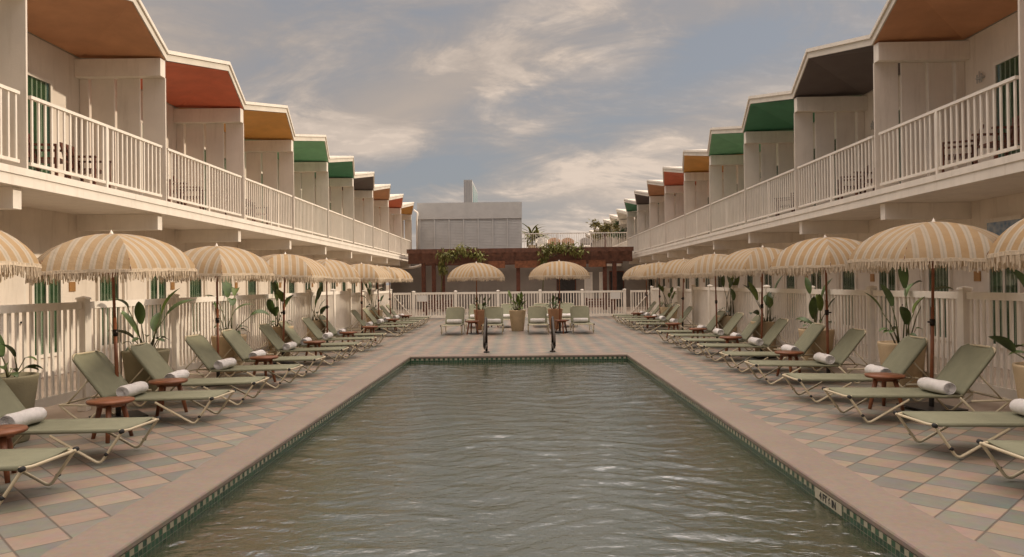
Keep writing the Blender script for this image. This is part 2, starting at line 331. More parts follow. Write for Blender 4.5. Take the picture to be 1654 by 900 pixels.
# ------------------------------------------------------------------ mesh helpers
class MB:
    def __init__(s): s.v = []; s.f = []; s.uv = None; s.sm = []
    def add(s, vs, fs, smooth=False):
        o = len(s.v); s.v += [tuple(v) for v in vs]; s.f += [tuple(o+i for i in f) for f in fs]; s.sm += [smooth]*len(fs)
    def box(s, x0, x1, y0, y1, z0, z1):
        if x0 > x1: x0, x1 = x1, x0
        if y0 > y1: y0, y1 = y1, y0
        s.add([(x0,y0,z0),(x1,y0,z0),(x1,y1,z0),(x0,y1,z0),(x0,y0,z1),(x1,y0,z1),(x1,y1,z1),(x0,y1,z1)],
              [(0,3,2,1),(4,5,6,7),(0,1,5,4),(1,2,6,5),(2,3,7,6),(3,0,4,7)])
    def beam(s, a, b, wd, ht, upv=(0,0,1)):
        a, b = Vector(a), Vector(b); d = (b-a).normalized(); sx = d.cross(Vector(upv))
        if sx.length < 1e-4: sx = d.cross(Vector((0,1,0)))
        sx.normalize(); uz = sx.cross(d).normalized()
        vs = [p + sx*i*wd/2 + uz*j*ht/2 for p in (a, b) for i, j in ((-1,-1),(1,-1),(1,1),(-1,1))]
        s.add(vs, [(0,3,2,1),(4,5,6,7),(0,1,5,4),(1,2,6,5),(2,3,7,6),(3,0,4,7)])
    def tube(s, pts, r, n=8, closed=False, caps=True):
        P = [Vector(p) for p in pts]; rs = r if isinstance(r, (list, tuple)) else [r]*len(P)
        m = len(P); prev = None; rings = []
        for i in range(m):
            if closed: d = P[(i+1) % m]-P[i-1]
            else: d = P[min(i+1, m-1)]-P[max(i-1, 0)]
            d.normalize()
            if prev is None:
                u = d.cross(Vector((0,0,1)))
                if u.length < 1e-3: u = d.cross(Vector((0,1,0)))
            else: u = prev - d*prev.dot(d)
            u.normalize(); prev = u; v = d.cross(u)
            rings.append([P[i] + (u*math.cos(2*PI*k/n)+v*math.sin(2*PI*k/n))*rs[i] for k in range(n)])
        vs = [q for ring in rings for q in ring]; fs = []
        for i in range(m if closed else m-1):
            j = (i+1) % m
            for k in range(n): fs.append((i*n+k, i*n+(k+1) % n, j*n+(k+1) % n, j*n+k))
        if caps and not closed: fs += [tuple(range(n))[::-1], tuple((m-1)*n+k for k in range(n))]
        s.add(vs, fs, True)
    def lathe(s, prof, n=24, cx=0, cy=0):
        vs = []; fs = []
        for (r, z) in prof:
            for k in range(n): vs.append((cx+r*math.cos(2*PI*k/n), cy+r*math.sin(2*PI*k/n), z))
        for i in range(len(prof)-1):
            for k in range(n): fs.append((i*n+k, i*n+(k+1) % n, (i+1)*n+(k+1) % n, (i+1)*n+k))
        if prof[0][0] > 1e-4: fs.append(tuple(range(n))[::-1])
        if prof[-1][0] > 1e-4: fs.append(tuple((len(prof)-1)*n+k for k in range(n)))
        s.add(vs, fs, True)
    def build(s, name, m, parent=None, auto=True, bevel=0):
        me = bpy.data.meshes.new(name); me.from_pydata(s.v, [], s.f); me.update()
        if s.uv is not None:
            ul = me.uv_layers.new(name='UVMap')
            for lp in me.loops: ul.data[lp.index].uv = s.uv[lp.vertex_index]
        me.polygons.foreach_set('use_smooth', s.sm)
        me.materials.append(M[m] if isinstance(m, str) else m)
        o = bpy.data.objects.new(name, me); COL.objects.link(o)
        if parent is not None: o.parent = parent
        if bevel:
            b = o.modifiers.new('bevel', 'BEVEL'); b.width = bevel; b.segments = 2; b.limit_method = 'ANGLE'
        return o
def round_path(pts, rad, seg=4):
    P = [Vector(p) for p in pts]; out = [P[0]]
    for i in range(1, len(P)-1):
        a = (P[i-1]-P[i]); b = (P[i+1]-P[i]); ra = min(rad, a.length*.45, b.length*.45)
        a = P[i]+a.normalized()*ra; b = P[i]+b.normalized()*ra
        for q in range(seg+1):
            tt = q/seg; out.append(a*(1-tt)**2 + P[i]*2*tt*(1-tt) + b*tt*tt)
    out.append(P[-1]); return out
def tag(o, label=None, cat=None, group=None, kind=None):
    if label: o['label'] = label
    if cat: o['category'] = cat
    if group: o['group'] = group
    if kind: o['kind'] = kind
    return o
def empty(name, loc=(0,0,0), rz=0):
    o = bpy.data.objects.new(name, None); COL.objects.link(o); o.location = loc; o.rotation_euler = (0,0,rz)
    o.empty_display_size = 0.1; return o
def kids(o): return [c for c in bpy.data.objects if c.parent is o]
def copy_tree(o, parent=None):
    ch = kids(o); c = o.copy(); COL.objects.link(c); c.parent = parent
    for q in ch: copy_tree(q, c)
    return c
ORD = ['nearest','second','third','fourth','fifth','sixth','seventh','eighth','ninth','tenth','eleventh','twelfth','thirteenth','fourteenth','fifteenth','sixteenth']

# ------------------------------------------------------------------ setting
PXL, PXR, PYN, PYF = -2.41, 2.27, 0.6, 15.9      # pool inner edge
CW = 0.38                                        # coping width
def ring(name, outer, inner, z, m, kind='structure'):
    (a, b, c, d), (e, f, g_, h) = outer, inner
    mb = MB(); xs = [a, e, f, b]; ys = [c, g_, h, d]
    vs = [(x, y, z) for y in ys for x in xs]
    fs = [(j*4+i, j*4+i+1, j*4+i+5, j*4+i+4) for j in range(3) for i in range(3) if not (i == 1 and j == 1)]
    mb.add(vs, fs); o = mb.build(name, m); o['kind'] = kind; return o
ring('pool_deck', (-5.25, 5.25, -2, 41), (PXL-CW+.05, PXR+CW-.05, PYN-CW, PYF+CW-.05), 0.0, 'pavers')
ring('walkway', (-8.6, 8.6, -6, 47), (-5.25, 5.25, -2, 41), -0.004, 'concrete')
ring('ground', (-900, 900, -60, 1800), (-8.6, 8.6, -6, 47), -0.01, 'ground')
# coping with a wavy outer edge where the cut pavers meet it, and a rounded nosing
mb = MB()
def cop_loop(off, z, wav=0.0):
    pts = []
    x0, x1, y0, y1 = PXL-off, PXR+off, PYN-off, PYF+off
    n = 90
    for i in range(n): pts.append((x0 - wav*abs(math.sin(i/n*(y1-y0)/0.435*PI)), y0+(y1-y0)*i/n, z))
    for i in range(30): pts.append((x0+(x1-x0)*i/30, y1 + wav*abs(math.sin(i/30*(x1-x0)/0.435*PI)), z))
    for i in range(n): pts.append((x1 + wav*abs(math.sin(i/n*(y1-y0)/0.435*PI)), y1-(y1-y0)*i/n, z))
    for i in range(30): pts.append((x1-(x1-x0)*i/30, y0, z))
    return pts
loops = [cop_loop(CW, -0.06, 0.03), cop_loop(CW, 0.005, 0.03), cop_loop(CW*.5, 0.006), cop_loop(0.012, 0.006), cop_loop(0.002, 0.002), cop_loop(-0.006, -0.008), cop_loop(-0.006, -0.035), cop_loop(0.004, -0.045), cop_loop(0.05, -0.045)]
nl = len(loops[0]); vs = [p for l in loops for p in l]; fs = []
for i in range(len(loops)-1):
    for j in range(nl): fs.append((i*nl+j, i*nl+(j+1) % nl, (i+1)*nl+(j+1) % nl, (i+1)*nl+j))
mb.add(vs, fs, False); o = mb.build('pool_coping', 'coping'); o['kind'] = 'structure'
mb = MB()     # walls coved into the floor
prof = [(-.2, -.20), (0, -.20), (0, -.55), (.08, -.85), (.25, -1.12), (.55, -1.34), (.95, -1.45), (1.4, -1.5)]
bv = []
for d_, z_ in prof: bv += [(PXL+d_, PYN+d_, z_), (PXR-d_, PYN+d_, z_), (PXR-d_, PYF-d_, z_), (PXL+d_, PYF-d_, z_)]
bf = [(i*4+j, i*4+(j+1) % 4, i*4+4+(j+1) % 4, i*4+4+j) for i in range(len(prof)-1) for j in range(4)]
nb_ = len(prof)*4; mb.add(bv, bf+[(nb_-4, nb_-3, nb_-2, nb_-1)], False)
o = mb.build('pool_basin', 'basin'); o['kind'] = 'structure'
mb = MB()
for (a, b, c, d) in ((PXL-.1, PXL, PYN-.1, PYF+.1), (PXR, PXR+.1, PYN-.1, PYF+.1), (PXL, PXR, PYF, PYF+.1), (PXL, PXR, PYN-.1, PYN)): mb.box(a, b, c, d, -0.20, -0.046)
o = mb.build('pool_waterline_tiles', 'mosaic'); o['kind'] = 'structure'
import numpy as np
def water_mesh():
    """rippled surface: many small wave trains of random heading"""
    rs = np.random.RandomState(5); dx = 0.025
    nx = int((PXR-PXL)/dx)+1; ny = int((PYF-PYN)/dx)+1
    X, Y = np.meshgrid(np.linspace(PXL, PXR, nx), np.linspace(PYN, PYF, ny)); Z = np.zeros_like(X)
    wx = X + .12*np.sin(Y*1.9+X*.7) + .07*np.sin(Y*4.3-X*2.1); wy = Y + .12*np.sin(X*2.3+Y*.6) + .06*np.sin(X*5.1+Y*1.7)
    for i in range(90):
        lam = 0.08*(7.5**(rs.rand()**1.2)); a = PI/2 + rs.normal()*0.42; kk = 2*PI/lam
        amp = 0.0042*lam**0.85*(0.5+rs.rand())
        env = .6+.4*np.sin(X*rs.uniform(.5, 2.2)+Y*rs.uniform(.4, 1.6)+rs.rand()*6)
        ph_ = np.sin(kk*(wx*math.cos(a)+wy*math.sin(a))+rs.rand()*2*PI); Z += amp*env*(ph_+.35*ph_*ph_)
    gust = .9+.3*np.sin(X*1.1+Y*.45+1.0)*np.sin(Y*.7-X*.4)
    Z = Z*gust*RIP - 0.148
    me = bpy.data.meshes.new('pool_water'); V = np.stack([X, Y, Z], -1).reshape(-1, 3)
    idx = np.arange(nx*ny).reshape(ny, nx); F = np.stack([idx[:-1,:-1], idx[:-1,1:], idx[1:,1:], idx[1:,:-1]], -1).reshape(-1, 4)
    me.vertices.add(len(V)); me.vertices.foreach_set('co', V.ravel()); me.loops.add(F.size); me.loops.foreach_set('vertex_index', F.ravel())
    me.polygons.add(len(F)); me.polygons.foreach_set('loop_start', np.arange(0, F.size, 4)); me.polygons.foreach_set('loop_total', np.full(len(F), 4))
    me.polygons.foreach_set('use_smooth', np.ones(len(F), bool)); me.update(calc_edges=True); me.validate(); me.materials.append(M['water'])
    o = bpy.data.objects.new('pool_water', me); COL.objects.link(o); return o
RIP = 0.5
o = water_mesh(); o['kind'] = 'structure'
# depth marking set into the waterline on the right
mk = empty('depth_marker', (PXR, 5.52, -0.095)); tag(mk, 'white depth marker tile in the right pool edge reading 4 FT 6 IN', 'depth marker')
mb = MB(); mb.box(-0.006, 0, -0.235, 0.235, -0.03, 0.047); mb.build('plate', 'marker', mk)
cu = bpy.data.curves.new('lettering', 'FONT'); cu.body = '4 FT 6 IN'; cu.size = 0.075; cu.align_x = 'CENTER'; cu.align_y = 'CENTER'; cu.extrude = 0.001; cu.offset = 0.0025
tmp = bpy.data.objects.new('tmp', cu); COL.objects.link(tmp); bpy.context.view_layer.update()
me = bpy.data.meshes.new_from_object(tmp.evaluated_get(bpy.context.evaluated_depsgraph_get())); bpy.data.objects.remove(tmp)
lt = bpy.data.objects.new('lettering', me); COL.objects.link(lt); me.materials.clear(); me.materials.append(M['ink']); lt.parent = mk
lt.matrix_local = Matrix(((0,0,-1,-0.0075),(-1,0,0,0),(0,1,0,0.008),(0,0,0,1)))

# ------------------------------------------------------------------ the two motel wings
ZF, ZS = 3.17, 2.95            # balcony floor and its underside
ZV, ZP, ZW = 5.90, 6.27, 5.97  # soffit: valley, peak, at the wall
def pane_window(parent, s, xw, ya, yb, za, zb, trans=False, cols=2):
    """window on the plane x = xw, opening to the courtyard side (-s)"""
    fr = MB(); t_ = 0.06; xo = xw - s*0.05; xi = xw + s*0.02
    for a, b, c, d in ((ya, yb, za, za+t_), (ya, yb, zb-t_, zb), (ya, ya+t_, za+t_, zb-t_), (yb-t_, yb, za+t_, zb-t_)): fr.box(xo, xi, a, b, c, d)
    if cols == 2:
        ym = (ya+yb)/2; fr.box(xo+s*.012, xi, ym-.03, ym+.03, za+t_, zb-t_)
    f = fr.build('window', 'trim', parent)
    cm = MB(); n = int((yb-ya)/0.04); vs = []; fs = []
    for i in range(n+1):
        y = ya+t_+(yb-ya-2*t_)*i/n; x = xw-s*0.004+0.009*math.sin(i*1.9)*s
        vs += [(x, y, za+t_), (x, y, zb-t_)]
    for i in range(n): fs.append((2*i, 2*i+2, 2*i+3, 2*i+1))
    cm.add(vs, fs, True); cm.build('curtain', 'curtain', f)
    g = MB(); g.box(xw-s*.032, xw-s*.026, ya+t_, yb-t_, za+t_, zb-t_); g.build('pane', 'glass', f)
    if trans:
        g = MB(); g.box(xw-s*.04, xw+s*.01, ya, yb, zb+.06, zb+.42); g.build('transom', 'transom', f)
        g = MB(); g.box(xw-s*.055, xw+s*.01, ya-.05, yb+.05, zb+.42, zb+.49); g.box(xw-s*.055, xw+s*.01, ya-.05, yb+.05, zb, zb+.06); g.build('transom_frame', 'trim', f)
def make_wing(s, XF, XW, Y0, B, nb, cols, name, label, k0=0, floor=True):
    root = empty(name, (s*XW, Y0, 0)); ox, oy = s*XW, Y0
    tag(root, label, 'motel wing')
    def L(mb): mb.v = [(x-ox, y-oy, z) for x, y, z in mb.v]; return mb
    ye = Y0+nb*B; ys = Y0 + k0*B
    w_ = MB(); w_.box(s*XW, s*(XW+6), ys-.05, ye+.05, 0 if floor else ZF, ZW-.02); L(w_).build('wall', 'wall', root)
    sl_ = MB(); sl_.box(s*XF, s*(XW-.003), ys, ye+.06, ZS, ZF); L(sl_).build('balcony_floor', 'trim', root)
    st = MB(); st.box(s*(XF-.02), s*XF-s*.002, ys, ye+.06, ZF-.07, ZF+.03); L(st).build('floor_trim', 'trim', root)
    for k in range(k0, nb+1):
        y = Y0+k*B
        # beam below the balcony
        b = MB(); b.box(s*(XF+.10), s*(XW-.003), y-.17, y, ZS-.30, ZS-.003); L(b).build('beam', 'trim', root)
        # dividing partition: header beam and three boards with slits between
        h = MB(); h.box(s*(XF+.01), s*(XW-.003), y-.20, y-.01, 5.56, ZV-.01); L(h).build('header_beam', 'trim', root)
        p = MB(); wd = XW-XF; bw = (wd-.17-3*.055)/3; x = XF
        for i in range(3):
            p.box(s*x, s*(x+bw), y-.035, y, ZF, 5.558); x += bw+.055
        p.box(s*(x), s*(XW-.003), y-.045, y+.01, ZF, 5.558)
        pp = L(p).build('partition', 'panel', root, bevel=.006)
        if k == nb: continue
        y1 = y+B; ym = (y+y1)/2
        # folded roof: front edge zigzags, wall edge is level
        xf, xp, xb = s*(XF-.02), s*(XF-.42), s*(XW+1.4)
        low = [(xf, y, ZV), (xp, ym, ZP), (xf, y1, ZV), (s*XW, y1, ZW), (s*XW, y, ZW), (xb, y1, ZW), (xb, y, ZW)]
        top = [(a, c, d+.2) for a, c, d in low]
        r = MB(); f1 = [(0,1,4),(1,3,4),(1,2,3),(4,3,5,6)]
        vs = low+top; fs = [tuple(reversed(f)) for f in f1]+[tuple(i+7 for i in f) for f in f1]
        fs += [(0,1,8,7),(1,2,9,8),(2,3,10,9),(3,5,12,10),(5,6,13,12),(6,4,11,13),(4,0,7,11)]
        r.add(vs, fs); ro_ = L(r).build('roof', 'roof', root)
        sf = MB(); c_ = Vector(((xf+s*XW)/2, ym, 0))
        lo2 = []
        for i in (0,1,2,3,4):
            v = Vector(low[i]); v2 = v.lerp(Vector((c_.x, c_.y, v.z)), 0.018); v2.z -= .006; lo2.append(tuple(v2))
        sf.add(lo2, [(0,4,1),(1,4,3),(1,3,2)]); L(sf).build('soffit', cols[k % len(cols)] if k >= 0 else cols[k], ro_)
        dp = MB()
        for (a, b2) in ((low[0], low[1]), (low[1], low[2])):
            a3, b3 = Vector(a), Vector(b2); q = Vector((-s*.018, 0, 0))
            dp.beam(a3+q+Vector((0,0,.165)), b3+q+Vector((0,0,.165)), .03, .07)
        L(dp).build('drip_edge', 'trim', ro_)
        # balustrade
        rl = MB(); xr = s*(XF+.05)
        a, e = y+.10, y1-.13
        rl.box(xr-.03, xr+.03, a, e, ZF+1.03, ZF+1.075); rl.box(xr-.02, xr+.02, a, e, ZF+.10, ZF+.145)
        npk = 26
        for i in range(npk):
            yy = a+.05+(e-a-.1)*i/(npk-1); rl.box(xr-.011, xr+.011, yy-.016, yy+.016, ZF+.146, ZF+1.029)
        bal = L(rl).build('balustrade', 'trim', root)
        for yy in ((a+e)/2, ):
            pm = MB(); pm.box(xr-.034, xr+.034, yy-.026, yy+.026, ZF, ZF+1.028); L(pm).build('post', 'trim', bal)
        # openings upstairs
        pane_window_local(root, s, XW, y+1.35, y+3.05, ZF+.03, ZF+2.1, L, floor)
        lm = MB(); zz = 5.13
        for dy in (-.06, 0, .06):
            lm.tube([(s*(XW-.06), y+3.42+dy, zz-.10), (s*(XW-.06), y+3.42+dy, zz+.10-abs(dy)*.8)], .012, 6)
        lm.box(s*(XW-.075), s*(XW-.003), y+3.34, y+3.50, zz-.03, zz)
        
        if s > 0: L(lm).build('wall_lamp', 'louver', root)
        if floor:
            pane_window_local(root, s, XW, y+.45, y+1.25, .35, 2.1, L, True, False, 1)
            pane_window_local(root, s, XW, y+2.45, y+3.3, .35, 2.1, L, True, (k % 2 == 0 and s > 0), 2)
            d = MB(); d.box(s*(XW-.05), s*(XW+.02), y+1.42, y+2.30, 0, 2.16); dd = L(d).build('door', 'trim', root)
            d = MB(); d.box(s*(XW-.062), s*(XW-.051), y+1.50, y+2.22, 0.03, 2.08); L(d).build('door_leaf', 'wall', dd)
            d = MB(); d.tube([(s*(XW-.062), y+2.14, 1.0), (s*(XW-.13), y+2.14, 1.0)], .018, 8); d.tube([(s*(XW-.13), y+2.16, 1.0), (s*(XW-.13), y+2.04, 1.0)], .012, 8); L(d).build('handle', 'bronze', dd)
            d = MB(); d.box(s*(XW-.022), s*(XW-.003), y+3.55, y+3.73, 1.50, 1.68); L(d).build('room_plaque', 'brass', root)
    return root
def pane_window_local(root, s, XW, ya, yb, za, zb, L, on, trans=False, cols=2):
    if not on: return
    before = set(bpy.data.objects)
    pane_window(root, s, s*XW, ya, yb, za, zb, trans, cols)
    for o in set(bpy.data.objects)-before:
        ox, oy = root.location.x, root.location.y
        for v in o.data.vertices: v.co.x -= ox; v.co.y -= oy
CYL = ['terracotta', 'coral', 'orange', 'mint', 'forest', 'charcoal']
CYR = ['terracotta', 'charcoal', 'forest', 'mint', 'orange', 'coral']
left_wing = make_wing(-1, 6.75, 8.40, 10.04, 3.971, 9, CYL, 'motel_wing', 'cream two storey motel wing left of the pool, beam ends catching the sun', k0=-2)
right_wing = make_wing(1, 6.58, 8.25, 9.754, 3.971, 9, CYR, 'motel_wing', 'cream two storey motel wing right of the pool, front in shade', k0=-2)
back_wing = make_wing(1, 6.9, 8.6, 47.5, 3.971, 7, ['roof']*6, 'motel_wing', 'far pale zigzag roofed wing behind the terrace palms at right')

# ------------------------------------------------------------------ end block: grey louvred box, terrace, pergola
YE = 46.2
eb = empty('end_building', (0, YE, 0)); tag(eb, 'grey end building with louvred upper box and roof terrace', 'building')
def part(par, name, m, fn, bevel=0):
    mb = MB(); fn(mb); o_ = par.matrix_world if False else par
    base = par
    off = Vector((0,0,0))
    while base is not None: off += Vector(base.location); base = base.parent
    mb.v = [(x-off.x, y-off.y, z-off.z) for x, y, z in mb.v]
    return mb.build(name, m, par, bevel=bevel)
part(eb, 'wall', 'greywall', lambda b: b.box(-8.2, 8.0, YE, YE+9, 0, 3.40))
part(eb, 'terrace_slab', 'trim', lambda b: b.box(.15, 7.0, YE-.15, YE+9, 3.405, 3.56))
part(eb, 'upper_box', 'louver', lambda b: b.box(-6.45, .10, YE+.05, YE+8, 3.42, 6.60))
def lv(b):
    for i in range(7):
        x0 = -6.30+i*.915; b.box(x0-.03, x0+.05, YE-.03, YE+.045, 3.60, 5.62)
    for i in range(20):
        z = 3.66+i*.098
        b.add([(-6.28, YE+.04, z+.085), (.02, YE+.04, z+.085), (.02, YE+.015, z), (-6.28, YE+.015, z)], [(0,1,2,3)])
        b.add([(-6.28, YE+.015, z), (.02, YE+.015, z), (.02, YE+.015, z+.012), (-6.28, YE+.015, z+.012)], [(0,1,2,3)])
part(eb, 'louvre_panel', 'louver', lv)
part(eb, 'louvre_frame', 'louver', lambda b: (b.box(-6.47, .12, YE-.04, YE+.045, 5.63, 6.66), b.box(-6.47, .12, YE-.04, YE+.045, 3.45, 3.6)))
def tr_(b):
    for i in range(46): b.box(.25+i*.142-.012, .25+i*.142+.012, YE-.05, YE-.026, 3.66, 4.62)
    b.box(.15, 6.75, YE-.065, YE-.012, 4.62, 4.68); b.box(.15, 6.75, YE-.06, YE-.016, 3.60, 3.655)
part(eb, 'terrace_railing', 'trim', tr_)
for xx in (2.3, 4.4): part(eb, 'railing_post', 'trim', lambda b: b.box(xx-.03, xx+.03, YE-.064, YE-.013, 3.57, 4.618))
for xa, xb in ((4.05, 4.42), (4.98, 5.20)):
    f = part(eb, 'window', 'trim', lambda b: (b.box(xa-.07, xa, YE-.05, YE+.01, .3, 2.2), b.box(xb, xb+.07, YE-.05, YE+.01, .3, 2.2), b.box(xa, xb, YE-.05, YE+.01, 2.13, 2.2), b.box(xa, xb, YE-.05, YE+.01, .3, .36)))
    part(f, 'pane', 'cushion', lambda b: b.box(xa, xb, YE-.02, YE-.005, .36, 2.13))
for xa, xb in ((2.3, 3.4), (5.6, 6.4)):
    f = part(eb, 'door', 'wood_dark', lambda b: (b.box(xa-.06, xa, YE-.05, YE+.01, 0, 2.25), b.box(xb, xb+.06, YE-.05, YE+.01, 0, 2.25), b.box(xa, xb, YE-.05, YE+.01, 2.19, 2.25)))
    part(f, 'pane', 'steel_dark', lambda b: b.box(xa, xb, YE-.025, YE-.01, 0.02, 2.19))
part(eb, 'fascia_sign', 'trim', lambda b: b.box(5.3, 6.3, YE-.06, YE-.01, 2.55, 2.85))
# downspout and gutter at the end of the left wing
gt = empty('downspout', (-6.3, 45.6, 0)); tag(gt, 'white downspout and gutter elbow at the far end of the left wing', 'downspout')
part(gt, 'pipe', 'trim', lambda b: b.tube(round_path([(-6.62, 46.0, 6.2), (-6.35, 45.75, 6.0), (-6.42, 45.7, 5.6), (-6.42, 45.7, 3.2)], .12), .055, 8))
part(gt, 'gutter', 'trim', lambda b: b.tube(round_path([(-8.2, 45.4, 2.55), (-6.6, 45.4, 2.6), (-6.1, 45.4, 2.75), (-6.05, 45.4, 3.1)], .15), .08, 8))

pg = empty('pergola', (0, 43, 0)); tag(pg, 'red brown timber pergola spanning the far end of the courtyard', 'pergola')
for x in (-5.5, -4.92, -4.4, -.14, 4.75, 5.3): part(pg, 'post', 'wood_dark', lambda b: b.box(x-.11, x+.11, 41.6, 41.82, 0, 2.715))
part(pg, 'front_beam', 'cedar', lambda b: b.box(-6.35, 6.3, 41.55, 41.85, 2.72, 3.30))
part(pg, 'rear_beam', 'cedar', lambda b: b.box(-6.35, 6.3, 45.5, 45.75, 2.70, 3.05))
for i in range(22):
    x = -6.2+i*.59; part(pg, 'rafter', 'cedar', lambda b: b.box(x-.05, x+.05, 41.1, 45.9, 3.303, 3.46))
for x in (-1.35, .15, 1.1, 3.2, 4.3): part(pg, 'hanging_board', 'wood', lambda b: b.box(x-.48, x+.48, 41.40, 41.47, 2.42, 2.82))
part(pg, 'top_board', 'cedar', lambda b: b.box(-6.35, 6.3, 41.05, 41.095, 3.28, 3.52))

# ------------------------------------------------------------------ foliage helpers
def blade(mb, base, dirv, length, width, droop, fold=0.25, n=7, twist=0.0, stalk=0.3):
    """one arching broad leaf, its stalk included"""
    d = Vector(dirv).normalized(); side = d.cross(Vector((0,0,1)))
    if side.length < 1e-3: side = Vector((1,0,0))
    side.normalize(); side = (Matrix.Rotation(twist, 3, d) @ side)
    p = Vector(base); vs = []; cur = d.copy(); st = length/n; ax = side
    for i in range(n+1):
        tt = i/n
        wd = width*max(0.02, math.sin(PI*min(1, max(0, tt*0.93+.07)))**0.75)
        nrm = ax.cross(cur).normalized()
        vs += [p - side*wd/2 + nrm*wd*fold*.5, p.copy(), p + side*wd/2 + nrm*wd*fold*.5]
        cur = (Matrix.Rotation(-droop/n, 3, side) @ cur).normalized(); p = p + cur*st
    fs = []
    for i in range(n):
        o_ = i*3; fs += [(o_, o_+1, o_+4, o_+3), (o_+1, o_+2, o_+5, o_+4)]
    mb.add(vs, fs, True)
def leaf_cloud(mb, c, rx, ry, rz, n, size, rg, down=0.0):
    for i in range(n):
        th = rg.random()*2*PI; zz = rg.uniform(-1, 1); r = rg.random()**0.45; q = math.sqrt(1-zz*zz)
        lump = 0.7+0.45*math.sin(3.1*th+zz*4+c[0])*math.cos(2.3*zz+th)
        p = Vector((c[0]+rx*r*q*math.cos(th)*lump, c[1]+ry*r*q*math.sin(th)*lump, c[2]+rz*r*zz*lump))
        d = Vector((rg.uniform(-1, 1), rg.uniform(-1, 1), rg.uniform(-1, .8)-down))
        blade(mb, p, d, size*rg.uniform(.6, 1.4), size*.34, rg.uniform(.2, .9), .25, 2, rg.uniform(-1, 1))

# climbing plants over the pergola
for (x, z, n, lab, rx) in ((-3.3, 3.05, 900, 'yellow green climber hanging off the left half of the pergola', 1.15), (2.35, 3.25, 1000, 'yellow green climber trailing over the right half of the pergola', 1.1)):
    v = empty('climbing_plant', (x, 41.2, 3)); tag(v, lab, 'climbing plant', 'climbers on the pergola'); rg = random.Random(int(x*10)+50)
    def fo(b):
        for j in range(7):
            xx = x+(j-3)*rx*.3; leaf_cloud(b, (xx, 41.1+rg.uniform(-.25, .15), z+.05+.42*math.sin((j+.5)/7*PI)+rg.uniform(-.2, .1)), .5, .45, .45, n//11, .24, rg, .5)
        leaf_cloud(b, (x-rx*.95, 41.2, z-.5), .35, .3, .55, n//7, .25, rg, 1.2)
    part(v, 'foliage', 'vine', fo)
    part(v, 'stem', 'stem', lambda b: b.tube([(x-rx*1.05, 41.35, 0), (x-rx*1.0, 41.3, 1.6), (x-rx*.8, 41.2, 2.9), (x, 41.15, z)], [.035, .03, .025, .015], 6))

# terrace planting and seats
def potted_palm(x, y, z, h, lab, seed, spread=.8, mt='vine'):
    t_ = empty('potted_palm', (x, y, z)); tag(t_, lab, 'potted palm', 'plants on the roof terrace'); rg = random.Random(seed)
    part(t_, 'pot', 'pot', lambda b: b.lathe([(.0, z), (.2, z), (.3, z+.45), (.27, z+.45), (.25, z+.40)], 16, x, y))
    def fr_(b):
        for i in range(44):
            a = rg.random()*2*PI; e = rg.uniform(.25, 1.35)
            blade(b, (x+rg.uniform(-.08, .08), y+rg.uniform(-.08, .08), z+.45+h*.45*rg.random()), (math.cos(a)*math.cos(e), math.sin(a)*math.cos(e), math.sin(e)), h*rg.uniform(.5, .85), .12*spread/.6, 1.1, .2, 6)
    part(t_, 'fronds', mt, fr_)
    part(t_, 'trunk', 'stem', lambda b: b.tube([(x, y, z+.38), (x+.03, y, z+.45+h*.45)], [.05, .03], 7))
potted_palm(.75, YE+1.5, 3.56, 1.75, 'tall potted palm just right of the grey louvred box', 3)
potted_palm(1.2, YE+2.6, 3.56, 1.4, 'shorter palm behind the tall one on the terrace', 4)
def crown_tree(x, y, z, h, lab, seed, mt):
    t_ = empty('small_tree', (x, y, z)); tag(t_, lab, 'tree'); rg = random.Random(seed)
    def cr(b):
        for i in range(9): leaf_cloud(b, (x+rg.uniform(-.85, .85), y+rg.uniform(-.5, .5), z+h*rg.uniform(.5, 1.0)), .48, .4, .36, 90, .22, rg)
    part(t_, 'crown', mt, cr)
    def tk(b):
        b.tube([(x, y, z), (x+.05, y, z+h*.35), (x, y, z+h*.62)], [.08, .06, .045], 7)
        for i in range(5):
            a = i*1.3; b.tube([(x+.03, y, z+h*.45), (x+.5*math.cos(a), y+.4*math.sin(a), z+h*.85)], [.035, .012], 5)
    part(t_, 'trunk', 'wood_dark', tk)
crown_tree(5.65, YE+3.0, 3.56, 2.15, 'olive leaved small tree at the right end of the terrace', 8, 'leaf_olive')
crown_tree(7.3, YE+5.5, 3.56, 2.2, 'dark tree peeking out beside the far wing roofs', 9, 'leaf')
for i, (x, y, mt, lab) in enumerate(((2.2, YE+1.6, 'wicker', 'tan wicker tub chair left on the roof terrace'), (3.1, YE+1.9, 'wicker', 'tan wicker tub chair right of its twin on the terrace'), (1.35, YE+1.0, 'cushion', 'white tub seat by the palms on the terrace'), (4.3, YE+2.0, 'greywall', 'grey tub chair near the olive tree on the terrace'))):
    c = empty('tub_chair', (x, y, 3.56)); tag(c, lab, 'chair')
    def tub(b):
        n = 16; vs = []; fs = []
        for j in range(n+1):
            a = -PI*.15+PI*1.3*j/n
            top = .55+.38*math.sin(max(0, min(PI, (a+PI*.15)/1.3)))
            for r_, zz in ((.36, .05), (.42, top), (.36, top+.02), (.30, .38)): vs.append((x+r_*math.cos(a), y+r_*math.sin(a), 3.56+zz))
        for j in range(n):
            for q in range(3): fs.append((j*4+q, j*4+4+q, j*4+5+q, j*4+1+q))
        b.add(vs, fs, True)
    part(c, 'shell', mt, tub); part(c, 'seat', 'cushion', lambda b: b.lathe([(0, 3.86), (.29, 3.86), (.31, 3.92), (.28, 3.98), (0, 3.99)], 16, x, y))

